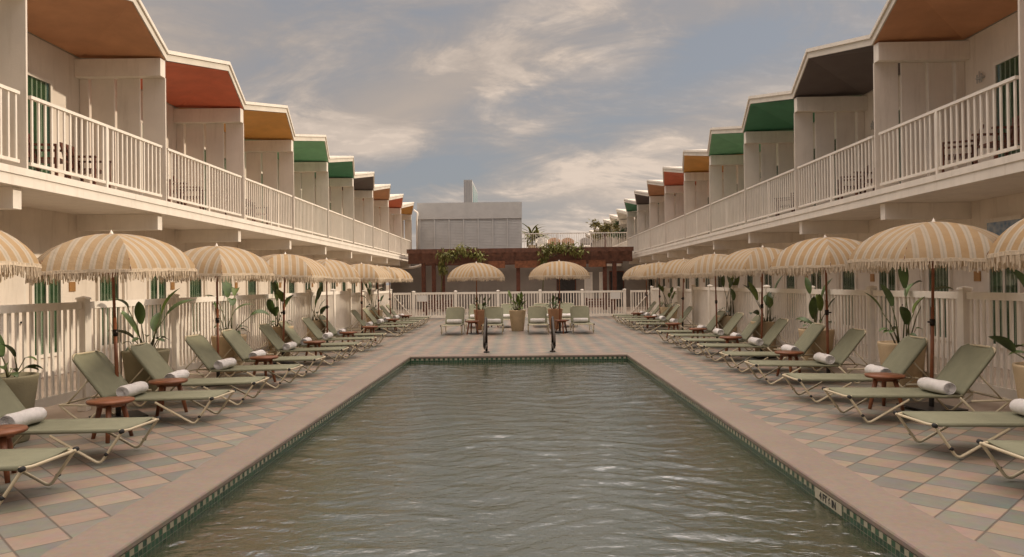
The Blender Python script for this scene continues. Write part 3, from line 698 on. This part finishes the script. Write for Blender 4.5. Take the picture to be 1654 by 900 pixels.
# tower far behind
tw = empty('office_tower', (-18, 275, 0)); tag(tw, 'slim grey tower with a teal glass side far behind', 'tower')
def twb(b): b.box(-19.7, -16.85, 260, 292, 0, 38.3)
part(tw, 'shaft', 'tower', twb)
part(tw, 'fin', 'louver', lambda b: [b.box(-19.7+i*.57-.06, -19.7+i*.57+.06, 259.8, 259.99, 0, 38.3) for i in range(6)])
part(tw, 'glass_side', 'tealglass', lambda b: b.box(-16.84, -16.7, 264, 291, 4, 37.2))

# ------------------------------------------------------------------ fences
FT, FB = 1.385, 0.17
def picket_panel(b, p0, p1, zt, zb, ins=.07, sp=.118, pw=.042):
    p0, p1 = Vector(p0), Vector(p1); d = p1-p0; ln = d.length; d.normalize(); s_ = d.cross(Vector((0,0,1)))
    a, e = p0+d*ins, p1-d*ins
    b.beam(a+Vector((0,0,zt-.045)), e+Vector((0,0,zt-.045)), .05, .09); b.beam(a+Vector((0,0,zb+.055)), e+Vector((0,0,zb+.055)), .05, .11)
    n = max(2, round((ln-2*ins)/sp)); st = (ln-2*ins)/n
    for i in range(n):
        q = a+d*(st*(i+.5)); h0, h1 = zb+.112, zt-.092
        b.beam(q+Vector((0,0,h0)), q+Vector((0,0,h1)), .022, pw, upv=d)
def fence_post(b, p, zt, w_=.055):
    x, y = p; b.box(x-w_, x+w_, y-w_, y+w_, 0, zt+.03)
    b.add([(x-w_-.015, y-w_-.015, zt+.031), (x+w_+.015, y-w_-.015, zt+.031), (x+w_+.015, y+w_+.015, zt+.031), (x-w_-.015, y+w_+.015, zt+.031), (x-w_-.005, y-w_-.005, zt+.055), (x+w_+.005, y-w_-.005, zt+.055), (x+w_+.005, y+w_+.005, zt+.055), (x-w_-.005, y+w_+.005, zt+.055), (x, y, zt+.075)],
          [(0,1,5,4),(1,2,6,5),(2,3,7,6),(3,0,4,7),(4,5,8),(5,6,8),(6,7,8),(7,4,8),(3,2,1,0)])
def run_fence(name, pts, zt, zb, label, w_=.055):
    t_ = empty(name, (pts[0][0], pts[0][1], 0)); tag(t_, label, 'fence', 'white picket fences round the pool deck')
    for p in pts: part(t_, 'post', 'fence', lambda b: fence_post(b, p, zt, w_))
    for a, c in zip(pts, pts[1:]): part(t_, 'panel', 'fence', lambda b: picket_panel(b, (*a, 0), (*c, 0), zt, zb))
    return t_
def fx(y): return 5.62-(y-8)*.021
for s, lab in ((-1, 'sunlit cream picket fence running along the left row of loungers'), (1, 'shaded cream picket fence running along the right row of loungers')):
    ysf = [4.75, 7.05, 9.35, 11.7, 14.05, 16.4, 18.7, 20.9, 22.75]
    run_fence('picket_fence', [(s*fx(y), y) for y in ysf], FT, FB, lab)
run_fence('picket_fence', [(-5.63, 23.9), (-5.63, 26.4), (-5.63, 28.9), (-5.63, 31.75)], 1.30, .1, 'short picket fence section left, behind the gap near the far gate')
run_fence('picket_fence', [(5.63, 23.9), (5.63, 26.4), (5.63, 28.9), (5.63, 31.75)], 1.30, .1, 'short picket fence section right, behind the gap near the far gate')
run_fence('picket_fence', [(-4.64, 31.8), (-2.82, 31.8), (-.99, 31.8), (.83, 31.8), (2.64, 31.8), (4.46, 31.8)], 1.20, .09, 'cream picket fence across the far end behind the facing loungers', .06)
for s, lab in ((-1, 'picket gate with diagonal brace at the far left corner'), (1, 'picket gate with diagonal brace at the far right corner')):
    a, c = sorted((s*4.72 if s > 0 else -4.75, s*5.52))
    g = empty('picket_gate', ((a+c)/2, 31.8, 0)); tag(g, lab, 'gate')
    part(g, 'pickets', 'fence', lambda b: picket_panel(b, (a, 31.8, 0), (c, 31.8, 0), 1.2, .09, .05, .115))
    part(g, 'stile', 'fence', lambda b: b.box(a-.005, a+.047, 31.77, 31.83, .1, 1.2)); part(g, 'stile', 'fence', lambda b: b.box(c-.047, c+.005, 31.77, 31.83, .1, 1.2))
    q0, q1 = ((c, .2), (a, 1.1)) if s < 0 else ((a, .2), (c, 1.1))
    part(g, 'brace', 'fence', lambda b: b.beam((q0[0], 31.765, q0[1]), (q1[0], 31.765, q1[1]), .025, .045, upv=(0,1,0)))
for x, z0, z1, lab in ((-4.27, .82, 1.08, 'small white notice board on the far fence beside the left gate'), (4.07, .84, 1.12, 'small white notice board on the far fence beside the right gate')):
    g = empty('notice_board', (x, 31.74, z0)); tag(g, lab, 'sign')
    part(g, 'board', 'sign', lambda b: b.box(x-.21, x+.21, 31.755, 31.77, z0, z1)); part(g, 'edging', 'trim', lambda b: (b.box(x-.22, x+.22, 31.75, 31.768, z1+.001, z1+.012), b.box(x-.22, x+.22, 31.75, 31.768, z0-.012, z0-.001)))
# timber benches behind the far fence
for x, lab in ((-3.7, 'dark timber bench behind the far fence at the left'), (3.55, 'dark timber bench behind the far fence at the right')):
    y = 33.2; g = empty('timber_bench', (x, y, 0)); tag(g, lab, 'bench', 'benches behind the far fence')
    part(g, 'seat', 'cedar', lambda b: [b.box(x-.62, x+.62, y-.22+i*.11, y-.13+i*.11, .44, .48) for i in range(4)])
    part(g, 'backrest', 'cedar', lambda b: [b.box(x-.62, x+.62, y+.27, y+.30, .52+i*.11, .60+i*.11) for i in range(3)])
    for sx in (-.57, .57):
        part(g, 'leg', 'wood_dark', lambda b: b.box(x+sx-.04, x+sx+.04, y-.24, y-.16, 0, .66)); part(g, 'leg', 'wood_dark', lambda b: b.box(x+sx-.04, x+sx+.04, y+.20, y+.265, 0, .86))
        part(g, 'armrest', 'cedar', lambda b: b.box(x+sx-.05, x+sx+.05, y-.26, y+.2, .662, .70))

# ------------------------------------------------------------------ loungers, towels, tables
def make_lounger():
    r = empty('sun_lounger'); W = .285; T = .0125
    def both(fn):
        for sy in (-1, 1): fn(sy*W)
    # frame loop carrying the seat, back loop, V-shaped legs
    mb = MB()
    mb.tube(round_path([(.55, -W, .28), (-.72, -W, .30), (-.72, W, .30), (.55, W, .28)], .08), T, 8); mb.tube([(.55, -W, .28), (.55, W, .28)], T, 8)
    mb.build('seat_frame', 'tube', r)
    top = Vector((.93, 0, .80)); hg = Vector((.52, 0, .285)); dn = (top-hg)
    bb = MB(); bb.tube(round_path([(hg.x, -W, hg.z), (top.x, -W, top.z), (top.x, W, top.z), (hg.x, W, hg.z)], .10), T, 8); bb.build('back_frame', 'tube', r)
    for sy in (-1, 1):
        l = MB(); y = sy*(W+.02); l.tube(round_path([(-.71, sy*W, .295), (-.69, y, .285), (-.50, y, .012), (-.05, y, .262)], .05), T, 8); l.build('front_leg', 'tube', r)
        l = MB(); l.tube(round_path([(.50, y, .275), (.76, y, .012), (1.05, y, .24), (.62, y, .235)], .05), T, 8); l.build('rear_leg', 'tube', r)
        k_ = MB(); k_.tube([(-.70, sy*(W+.012), .30), (-.70, sy*(W+.045), .30)], .02, 8); k_.build('joint_cap', 'black', r)
        k_ = MB(); k_.tube([(-.56, sy*(W+.018), .10), (-.56, sy*(W+.04), .10)], .016, 8); k_.build('joint_cap', 'black', r)
        s_ = MB(); s_.tube([(.72, sy*(W-.02), .53), (.98, sy*(W-.02), .245)], .009, 6); s_.build('back_strut', 'tube', r)
    c = MB(); c.tube([(1.045, -W-.02, .238), (1.045, W+.02, .238)], T, 8); c.build('rear_bar', 'tube', r)
    # slings: wrap the side tubes, sag a little
    def sling(pa, pb, n, m_, sag, up_):
        mb = MB(); vs = []; fs = []; pa, pb = Vector(pa), Vector(pb); up_ = Vector(up_)
        prof = []
        for j in range(m_+1):
            q = -1+2*j/m_; prof.append((q*(W+.014), .016-sag*(1-q*q)))
        prof2 = [(W+.018, -.014)]+[(q, z-.012) for q, z in reversed(prof[1:-1])]+[(-W-.018, -.014)]
        full = prof+prof2; nn = len(full)
        for i in range(n+1):
            p = pa.lerp(pb, i/n)
            for q, z in full: vs.append(p+Vector((0, q, 0))+up_*z)
        for i in range(n):
            for j in range(nn): fs.append((i*nn+j, i*nn+(j+1) % nn, (i+1)*nn+(j+1) % nn, (i+1)*nn+j))
        fs += [tuple(range(nn))[::-1], tuple(n*nn+j for j in range(nn))]
        mb.add(vs, fs, True); return mb
    sling((-.66, 0, .302), (.53, 0, .282), 6, 8, .022, (0,0,1)).build('seat', 'sling', r)
    d = dn.normalized(); upv = Vector((-d.z, 0, d.x))
    # backrest narrows into rounded top corners
    pa, pb = hg+d*.02, top-d*.0; mb = MB(); vs = []; fs = []; n, m_ = 14, 8; nn = 2*(m_+1)
    Ln = (pb-pa).length
    for i in range(n+1):
        sft = i/n; p = pa.lerp(pb, sft); dist = (1-sft)*Ln; rr = .10
        wq = W+.014 if dist > rr else W+.014-rr+math.sqrt(max(0, rr*rr-(rr-dist)**2))
        row_ = [(-1+2*j/m_) for j in range(m_+1)]
        for q in row_: vs.append(p+Vector((0, q*wq, 0))+upv*(.016-.02*(1-q*q)))
        for q in reversed(row_): vs.append(p+Vector((0, q*(wq+.003), 0))+upv*(-.014 if abs(q) == 1 else .003-.02*(1-q*q)))
    for i in range(n):
        for j in range(nn): fs.append((i*nn+j, i*nn+(j+1) % nn, (i+1)*nn+(j+1) % nn, (i+1)*nn+j))
    fs += [tuple(range(nn))[::-1], tuple(n*nn+j for j in range(nn))]
    mb.add(vs, fs, True); mb.build('backrest', 'sling', r)
    return r
def make_towel(seed):
    rg = random.Random(seed); mb = MB(); n, m_ = 20, 12; vs = []; fs = []; Rr = .078; hl = .225
    for i in range(m_+1):
        y = -hl+2*hl*i/m_; e = 1-.10*max(0, (abs(y)-hl*.86)/(hl*.14))
        for k_ in range(n):
            a = 2*PI*k_/n; rr = Rr*e*(1+.03*math.sin(3*a+i*.8+seed)+rg.uniform(-.012, .012))
            z = rr*math.sin(a)*(.92); vs.append((rr*math.cos(a)*1.06, y, z+Rr*.92))
    for i in range(m_):
        for k_ in range(n): fs.append((i*n+k_, i*n+(k_+1) % n, (i+1)*n+(k_+1) % n, (i+1)*n+k_))
    mb.add(vs, fs, True)
    for sy in (-1, 1):      # rolled layers show at the ends
        for q in range(4):
            r1 = Rr*.92*(1-q*.24); r0 = r1-Rr*.17; yy = sy*(hl+.006-q*.004); c_ = []
            o_ = len(mb.v)
            for rr, y2 in ((r1, yy-sy*.02), (r1-.004, yy), (r0+.004, yy), (max(.001, r0), yy-sy*.02)):
                c_ += [(rr*math.cos(2*PI*k_/n)*1.06, y2, rr*math.sin(2*PI*k_/n)*.92+Rr*.92) for k_ in range(n)]
            mb.add(c_, [(i*n+k_, i*n+(k_+1) % n, (i+1)*n+(k_+1) % n, (i+1)*n+k_) for i in range(3) for k_ in range(n)], True)
    return mb
def make_table():
    r = empty('side_table')
    mb = MB(); mb.lathe([(0, .375), (.205, .375), (.222, .385), (.225, .40), (.22, .41), (0, .412)], 28); mb.build('tabletop', 'wood', r)
    for i in range(3):
        a = R(90+120*i); mb = MB(); mb.tube([(.165*math.cos(a)*1.25, .165*math.sin(a)*1.25, 0), (.115*math.cos(a), .115*math.sin(a), .374)], [.02, .03], 8); mb.build('leg', 'wood', r)
    a = MB(); a.lathe([(0, .34), (.13, .34), (.14, .374), (0, .3745)], 16); a.build('apron', 'wood', r)
    return r
LG, TWM, TB = make_lounger(), [make_towel(i) for i in range(3)], make_table()
TWO = [t_.build('rolled_towel', 'towel') for t_ in TWM]
used = {'L': False, 'T': False, 0: False, 1: False, 2: False}
def place(proto, key, loc, rz, label, cat, group):
    if not used[key]: o = proto; used[key] = True
    elif proto.type == 'EMPTY': o = copy_tree(proto)
    else: o = proto.copy(); COL.objects.link(o)
    o.location = loc; o.rotation_euler = (0, 0, rz); tag(o, label, cat, group); return o
ROWY = {-1: [5.42, 6.75, 8.57, 9.80, 11.38, 12.75, 14.58, 15.75, 17.4, 18.75, 22.3, 24.0, 25.2, 26.8, 28.1],
        1: [5.38, 6.68, 8.27, 9.60, 11.25, 12.75, 14.5, 15.85, 17.35, 18.7, 22.3, 24.0, 25.2, 26.8, 28.1]}
for s in (-1, 1):
    side = 'left' if s < 0 else 'right'
    for i, y in enumerate(ROWY[s]):
        x = s*(4.2+rnd.uniform(-.02, .02)); rz = (0 if s > 0 else PI)+rnd.uniform(-.035, .035)
        place(LG, 'L', (x, y, 0), rz, f'sage sling sun lounger, {ORD[i]} from the camera in the {side} row', 'sun lounger', f'sun loungers along the {side} fence')
        k_ = i % 3
        place(TWO[k_], k_, (x+s*(.40+rnd.uniform(-.03, .03)), y+rnd.uniform(-.02, .02), .294), rz+rnd.uniform(-.06, .06), f'rolled white towel on the {ORD[i]} lounger of the {side} row', 'towel', 'rolled towels on the loungers')
TBY = {-1: [(6.0, 4.32), (7.55, 4.24), (9.08, 4.38), (11.98, 4.2), (14.0, 4.28), (16.5, 4.25), (20.4, 4.2), (24.6, 4.3), (27.4, 4.3)], 1: [(8.93, 4.37), (11.9, 4.3), (14.0, 4.3), (16.6, 4.3), (20.4, 4.2), (24.6, 4.3), (27.4, 4.3)]}
TBY[-1][4] = (15.15, 4.27); TBY[1][2] = (15.2, 4.3); TBY[-1][5] = (18.05, 4.25); TBY[1][3] = (18.0, 4.3)
for s in (-1, 1):
    side = 'left' if s < 0 else 'right'
    for i, (y, x) in enumerate(TBY[s]): place(TB, 'T', (s*x, y, 0), rnd.random()*6, f'round wooden side table, {ORD[i]} from the camera in the {side} row', 'side table', 'wooden side tables between loungers')
# facing loungers beyond the pool
FL = [(-2.12, 22.9, 'front left lounger of the four facing the pool end'), (-.88, 22.9, 'front lounger just left of the central planter, facing the pool'), (.52, 22.9, 'front lounger just right of the central planter, facing the pool'), (1.88, 22.9, 'front right lounger of the four facing the pool end'),
      (-1.62, 26.3, 'rear lounger at the left behind the facing front row'), (-.45, 26.3, 'rear lounger half hidden by the central planter'), (.75, 26.3, 'rear lounger right of centre behind the facing front row'), (1.65, 26.3, 'rear lounger at the right behind the facing front row')]
for i, (x, y, lab) in enumerate(FL):
    place(LG, 'L', (x, y, 0), PI/2, lab+', sage sling', 'sun lounger', 'sun loungers facing the pool')
    place(TWO[i % 3], i % 3, (x, y+.42, .294), PI/2, 'rolled white towel on the '+lab.split(',')[0], 'towel', 'rolled towels on the loungers')
for x, y, lab in ((-1.52, 22.75, 'round wooden side table left of the central planter, front row'), (1.25, 22.75, 'round wooden side table right of the central planter, front row'), (-1.02, 26.2, 'round wooden side table in the rear left group'), (1.2, 26.2, 'round wooden side table in the rear right group')):
    place(TB, 'T', (x, y, 0), rnd.random()*6, lab, 'side table', 'wooden side tables between loungers')

# ------------------------------------------------------------------ umbrellas
def canopy_mesh(seed):
    rg = random.Random(seed); mb = MB(); uv = []; np_, na, nr = 6, 10, 12; RR, ZT, ZB = .95, 2.21, 1.735
    grid = {}
    for p in range(np_):
        a0 = 2*PI*(p+.5)/np_; vs = []; fs = []; u_ = []
        for i in range(nr+1):
            t_ = i/nr; rad = RR*math.sin(t_*R(82))/math.sin(R(82)); z = ZB+(ZT-ZB)*(math.cos(t_*R(82))-math.cos(R(82)))/(1-math.cos(R(82)))
            for j in range(na+1):
                q = -1+2*j/na; a = a0+q*PI/np_
                chord = rad*math.cos(PI/np_)/math.cos(q*PI/np_); rr = (rad*abs(q)**2*.3+chord*(1-abs(q)**2*.3))*(1-.02*(1-q*q)*t_)
                sagz = -.05*(1-q*q)*t_*(1-.35*t_)+.045*(1-q*q)*(t_**5)+.006*t_*math.sin(9*q+p*1.7+4*t_)*(1-q*q)+.004*math.sin(23*t_+p*2.1)*(1-q*q)*t_
                vs.append((rr*math.cos(a), rr*math.sin(a), z+sagz)); u_.append((rr*math.sin(q*PI/np_), t_))
        for i in range(nr):
            for j in range(na): fs.append((i*(na+1)+j, (i+1)*(na+1)+j, (i+1)*(na+1)+j+1, i*(na+1)+j+1))
        mb.add(vs, fs, True); uv += u_
    mb.uv = uv; return mb, RR, ZB
def fringe_mesh(seed, RR, ZB):
    rg = random.Random(seed); mb = MB(); np_ = 6; n = 300
    for i in range(n):
        a = 2*PI*(i+rg.uniform(-.3, .3))/n; q = ((a/(2*PI/np_)) % 1)*2-1
        rr = RR*math.cos(PI/np_)/math.cos(q*PI/np_); rr = (RR*q*q*.3+rr*(1-q*q*.3))*(1-.02*(1-q*q))-.002
        z0 = ZB+.012*(1-q*q)+.005*math.sin(9*q)*(1-q*q)+.02; ln = rg.uniform(.075, .135)*(1+.15*math.sin(a*7)); w_ = .0065
        tx, ty = -math.sin(a), math.cos(a); ox, oy = math.cos(a), math.sin(a); dr = rg.uniform(-.012, .012); ds = rg.uniform(-.014, .014); th = .004
        P = []
        for zz, f_ in ((z0, 0), (z0-ln*.5, .4), (z0-ln, 1)):
            for e in ((-w_, -th), (w_, -th), (w_, th), (-w_, th)):
                P.append((ox*(rr+dr*f_+e[1])+tx*(e[0]*(1-.3*f_)+ds*f_), oy*(rr+dr*f_+e[1])+ty*(e[0]*(1-.3*f_)+ds*f_), zz))
        mb.add(P, [(q_*4+k_, q_*4+(k_+1) % 4, q_*4+4+(k_+1) % 4, q_*4+4+k_) for q_ in range(2) for k_ in range(4)]+[(8,9,10,11)])
    # heading band of the fringe
    vs = []; fs = []; nb = 96
    for i in range(nb):
        a = 2*PI*i/nb; q = ((a/(2*PI/np_)) % 1)*2-1; rr = RR*math.cos(PI/np_)/math.cos(q*PI/np_); rr = (RR*q*q*.3+rr*(1-q*q*.3))*(1-.02*(1-q*q))
        z0 = ZB+.012*(1-q*q)+.005*math.sin(9*q)*(1-q*q)
        vs += [(rr*math.cos(a), rr*math.sin(a), z0+.022), ((rr+.004)*math.cos(a), (rr+.004)*math.sin(a), z0-.012)]
    for i in range(nb): fs.append((2*i, 2*i+1, 2*((i+1) % nb)+1, 2*((i+1) % nb)))
    mb.add(vs, fs, True); return mb
def make_umbrella():
    r = empty('fringed_umbrella')
    cm, RR, ZB = canopy_mesh(1); c = cm.build('canopy', 'canopy', r)
    fringe_mesh(2, RR, ZB).build('fringe', 'fringe', c)
    p = MB(); p.tube([(0, 0, .02), (0, 0, 1.2)], .021, 12); p.tube([(0, 0, 1.2), (0, 0, 2.19)], .017, 12); p.build('pole', 'pole', r)
    k_ = MB(); k_.lathe([(0, 2.185), (.03, 2.19), (.022, 2.215), (.012, 2.235), (0, 2.26)], 12); k_.build('finial', 'trim', r)
    j = MB(); j.tube([(0, 0, .98), (0, 0, 1.06)], .03, 10); j.tube([(.03, 0, 1.02), (.07, 0, 1.02)], .012, 8); j.build('joint_knob', 'bronze', r)
    rb = MB()
    for i in range(6):
        a = 2*PI*i/6
        pts = []
        for t_ in (0.05, .3, .55, .8, .98):
            rad = .955*math.sin(t_*R(82))/math.sin(R(82)); z = 1.735+.46*(math.cos(t_*R(82))-math.cos(R(82)))/(1-math.cos(R(82))); pts.append((rad*math.cos(a), rad*math.sin(a), z-.006))
        rb.tube(pts, .005, 5); rb.tube([(.025*math.cos(a), .025*math.sin(a), 1.72), pts[2]], .004, 5)
    rb.lathe([(0, 1.70), (.03, 1.70), (.03, 1.75), (0, 1.751)], 10); rb.build('ribs', 'wood', r)
    b = MB(); b.box(-.27, .27, -.27, .27, .004, .022); b.tube([(0, 0, .0215), (0, 0, .30)], .03, 12); b.build('base', 'steel_dark', r, bevel=.004)
    return r
UM = make_umbrella(); uu = [False]
def put_umb(x, y, z, rz, lab, tilt=(0, 0), sc=1.0):
    o = UM if not uu[0] else copy_tree(UM); uu[0] = True
    o.location = (x, y, z); o.rotation_euler = (tilt[0], tilt[1], rz); o.scale = (sc, sc, 1)
    tag(o, lab, 'umbrella', 'striped fringed umbrellas round the pool')
UY = {-1: [5.95, 8.82, 11.75, 14.95, 18.4, 22.45, 25.2, 27.4], 1: [5.95, 8.82, 11.75, 15.0, 18.35, 22.3, 25.8, 28.4]}
for s in (-1, 1):
    side = 'left' if s < 0 else 'right'
    for i, y in enumerate(UY[s]):
        put_umb(s*(4.86 if i or s > 0 else 5.0), y, 0 if s < 0 else .02, rnd.random()*6, f'mustard striped fringed umbrella, {ORD[i]} from the camera in the {side} row', (rnd.uniform(-.035, .035), rnd.uniform(-.035, .035)), rnd.uniform(.97, 1.02))
put_umb(-1.38, 22.95, 0, .4, 'fringed umbrella over the facing loungers, left of the central planter'); put_umb(1.2, 22.95, .02, 1.0, 'fringed umbrella over the facing loungers, right of the central planter')

# ------------------------------------------------------------------ potted plants
def pot_plant(x, y, seed, lab, h=.75, tall=1.0, mt='leaf', pot='pot', nleaf=7, big=1.0, rpot=.30, group='potted plants along the fences'):
    rg = random.Random(seed); t_ = empty('potted_plant', (x, y, 0)); tag(t_, lab, 'potted plant', group)
    hp = .68
    p = MB(); p.lathe([(0, 0), (rpot*.70, 0), (rpot*.74, .02), (rpot*.97, hp*.80), (rpot*1.0, hp*.9), (rpot*1.03, hp-.02), (rpot*1.02, hp), (rpot*.92, hp), (rpot*.9, hp-.06), (0, hp-.06)], 28); po = p.build('pot', pot, t_)
    s_ = MB(); s_.lathe([(rpot*.896, hp-.055), (rpot*.5, hp-.035), (0, hp-.03)], 20); s_.build('soil', 'soil', po)
    st, lf, l2 = MB(), MB(), MB()
    for i in range(nleaf):
        a = rg.random()*2*PI; el = rg.uniform(1.12, 1.5) if i < nleaf*.72 else rg.uniform(.55, 1.0)
        ln = tall*h*rg.uniform(.3, 1.0)*(.65 if el < 1.05 else 1); d = Vector((math.cos(a)*math.cos(el), math.sin(a)*math.cos(el), math.sin(el)))
        b0 = Vector((rg.uniform(-.1, .1), rg.uniform(-.1, .1), hp-.05)); mid = b0+d*ln*.6+Vector((0, 0, .02)); bend = (d+Vector((math.cos(a), math.sin(a), -.1))*.18).normalized(); tip = mid+bend*ln*.4
        st.tube([b0, mid, tip], [.011, .008, .006], 6)
        up_ = rg.random() < .62
        blade(lf if rg.random() < .75 else l2, tip, (bend+Vector((0, 0, .55 if up_ else -.05))), big*rg.uniform(.24, .42), big*rg.uniform(.085, .145), rg.uniform(.3, .7) if up_ else rg.uniform(.7, 1.5), rg.uniform(.15, .5), 8, rg.uniform(-.9, .9))
    for i in range(8):
        a = rg.random()*2*PI; b0 = Vector((math.cos(a)*.1, math.sin(a)*.1, hp-.02)); tip = b0+Vector((math.cos(a)*.1, math.sin(a)*.1, rg.uniform(.05, .22)))
        st.tube([b0, tip], .005, 5); blade(lf, tip, (math.cos(a), math.sin(a), .3), rg.uniform(.1, .18), .07, 1.0, .3, 5, rg.uniform(-.5, .5))
    st.build('stems', 'stem', t_); lf.build('leaves', mt, t_)
    if l2.v: l2.build('young_leaves', 'leaf_light', t_)
for s in (-1, 1):
    side = 'left' if s < 0 else 'right'
    for i, y in enumerate([7.45, 10.3, 13.25, 16.0, 18.75, 25.5]):
        pot_plant(s*(5.28 if y < 20 else 5.1), y, 30*s+i*7+200, f'broad leaved plant in {"a shaded sandy" if s < 0 and i < 2 else "a sandy"} pot, {ORD[i]} from the camera by the {side} fence', pot='pot_shaded' if s < 0 and i < 2 else 'pot', tall=rnd.uniform(.95, 1.25), big=1.15 if y < 20 else 1.0)
pot_plant(-.12, 24.1, 77, 'bushy yellow green plant in the tall central pot beyond the pool', h=.45, mt='leaf_light', nleaf=22, rpot=.27, big=.8, group='pots among the facing loungers')
pot_plant(-1.35, 24.9, 78, 'dark plant in a brown clay pot behind the left umbrella pole', h=.4, pot='pot_brown', nleaf=10, rpot=.25, big=.7, group='pots among the facing loungers')
pot_plant(1.15, 24.9, 79, 'dark plant in a brown clay pot behind the right umbrella pole', h=.4, pot='pot_brown', nleaf=10, rpot=.25, big=.7, group='pots among the facing loungers')

# ------------------------------------------------------------------ pool handrails
for x, lab in ((-.79, 'dark bronze pool handrail at the far end, left one'), (.70, 'dark bronze pool handrail at the far end, right one')):
    g = empty('pool_handrail', (x, 16.6, 0)); tag(g, lab, 'handrail', 'handrails at the far pool end')
    part(g, 'rail', 'bronze', lambda b: b.tube(round_path([(x, 16.62, .01), (x, 16.62, .74), (x, 16.45, .80), (x, 15.75, .42), (x, 15.62, .25), (x, 15.8, .16), (x, 16.6, .20)], .12, 5), .028, 10))
    part(g, 'base_flange', 'bronze', lambda b: b.lathe([(0, .007), (.07, .007), (.065, .025), (.035, .04), (0, .041)], 16, x, 16.62))

# ------------------------------------------------------------------ balcony chairs
def make_chair():
    r = empty('balcony_chair')
    mb = MB(); [mb.box(-.25, .25, -.24+i*.1, -.155+i*.1, .40, .425) for i in range(5)]; mb.build('seat', 'wood_dark', r)
    mb = MB(); [mb.beam((-.22+i*.088, .25, .43), (-.22+i*.088, .34, .82), .05, .02, upv=(0,1,0)) for i in range(6)]; mb.beam((-.26, .345, .84), (.26, .345, .84), .03, .05); mb.build('backrest', 'wood_dark', r)
    for sx in (-.26, .26):
        for y0 in (-.22, .24):
            mb = MB(); mb.beam((sx, y0, 0), (sx, y0, .60), .04, .04); mb.build('leg', 'wood_dark', r)
        mb = MB(); mb.box(sx-.035, sx+.035, -.26, .28, .601, .63); mb.build('armrest', 'wood_dark', r)
    return r
CH = make_chair(); cu_ = [False]
for s, XW, Y0 in ((-1, 8.40, 10.04), (1, 8.25, 9.754)):
    side = 'left' if s < 0 else 'right'
    for kb in range(3):
        for j, dy in enumerate((1.5, 2.6)):
            o = CH if not cu_[0] else copy_tree(CH); cu_[0] = True
            o.location = (s*(XW-.95), Y0+kb*3.971+dy, ZF); o.rotation_euler = (0, 0, s*-PI/2+rnd.uniform(-.5, .5))
            tag(o, f'dark wooden chair on the {ORD[kb]} {side} balcony, {"nearer" if j == 0 else "farther"} of the pair', 'chair', 'wooden chairs on the balconies')
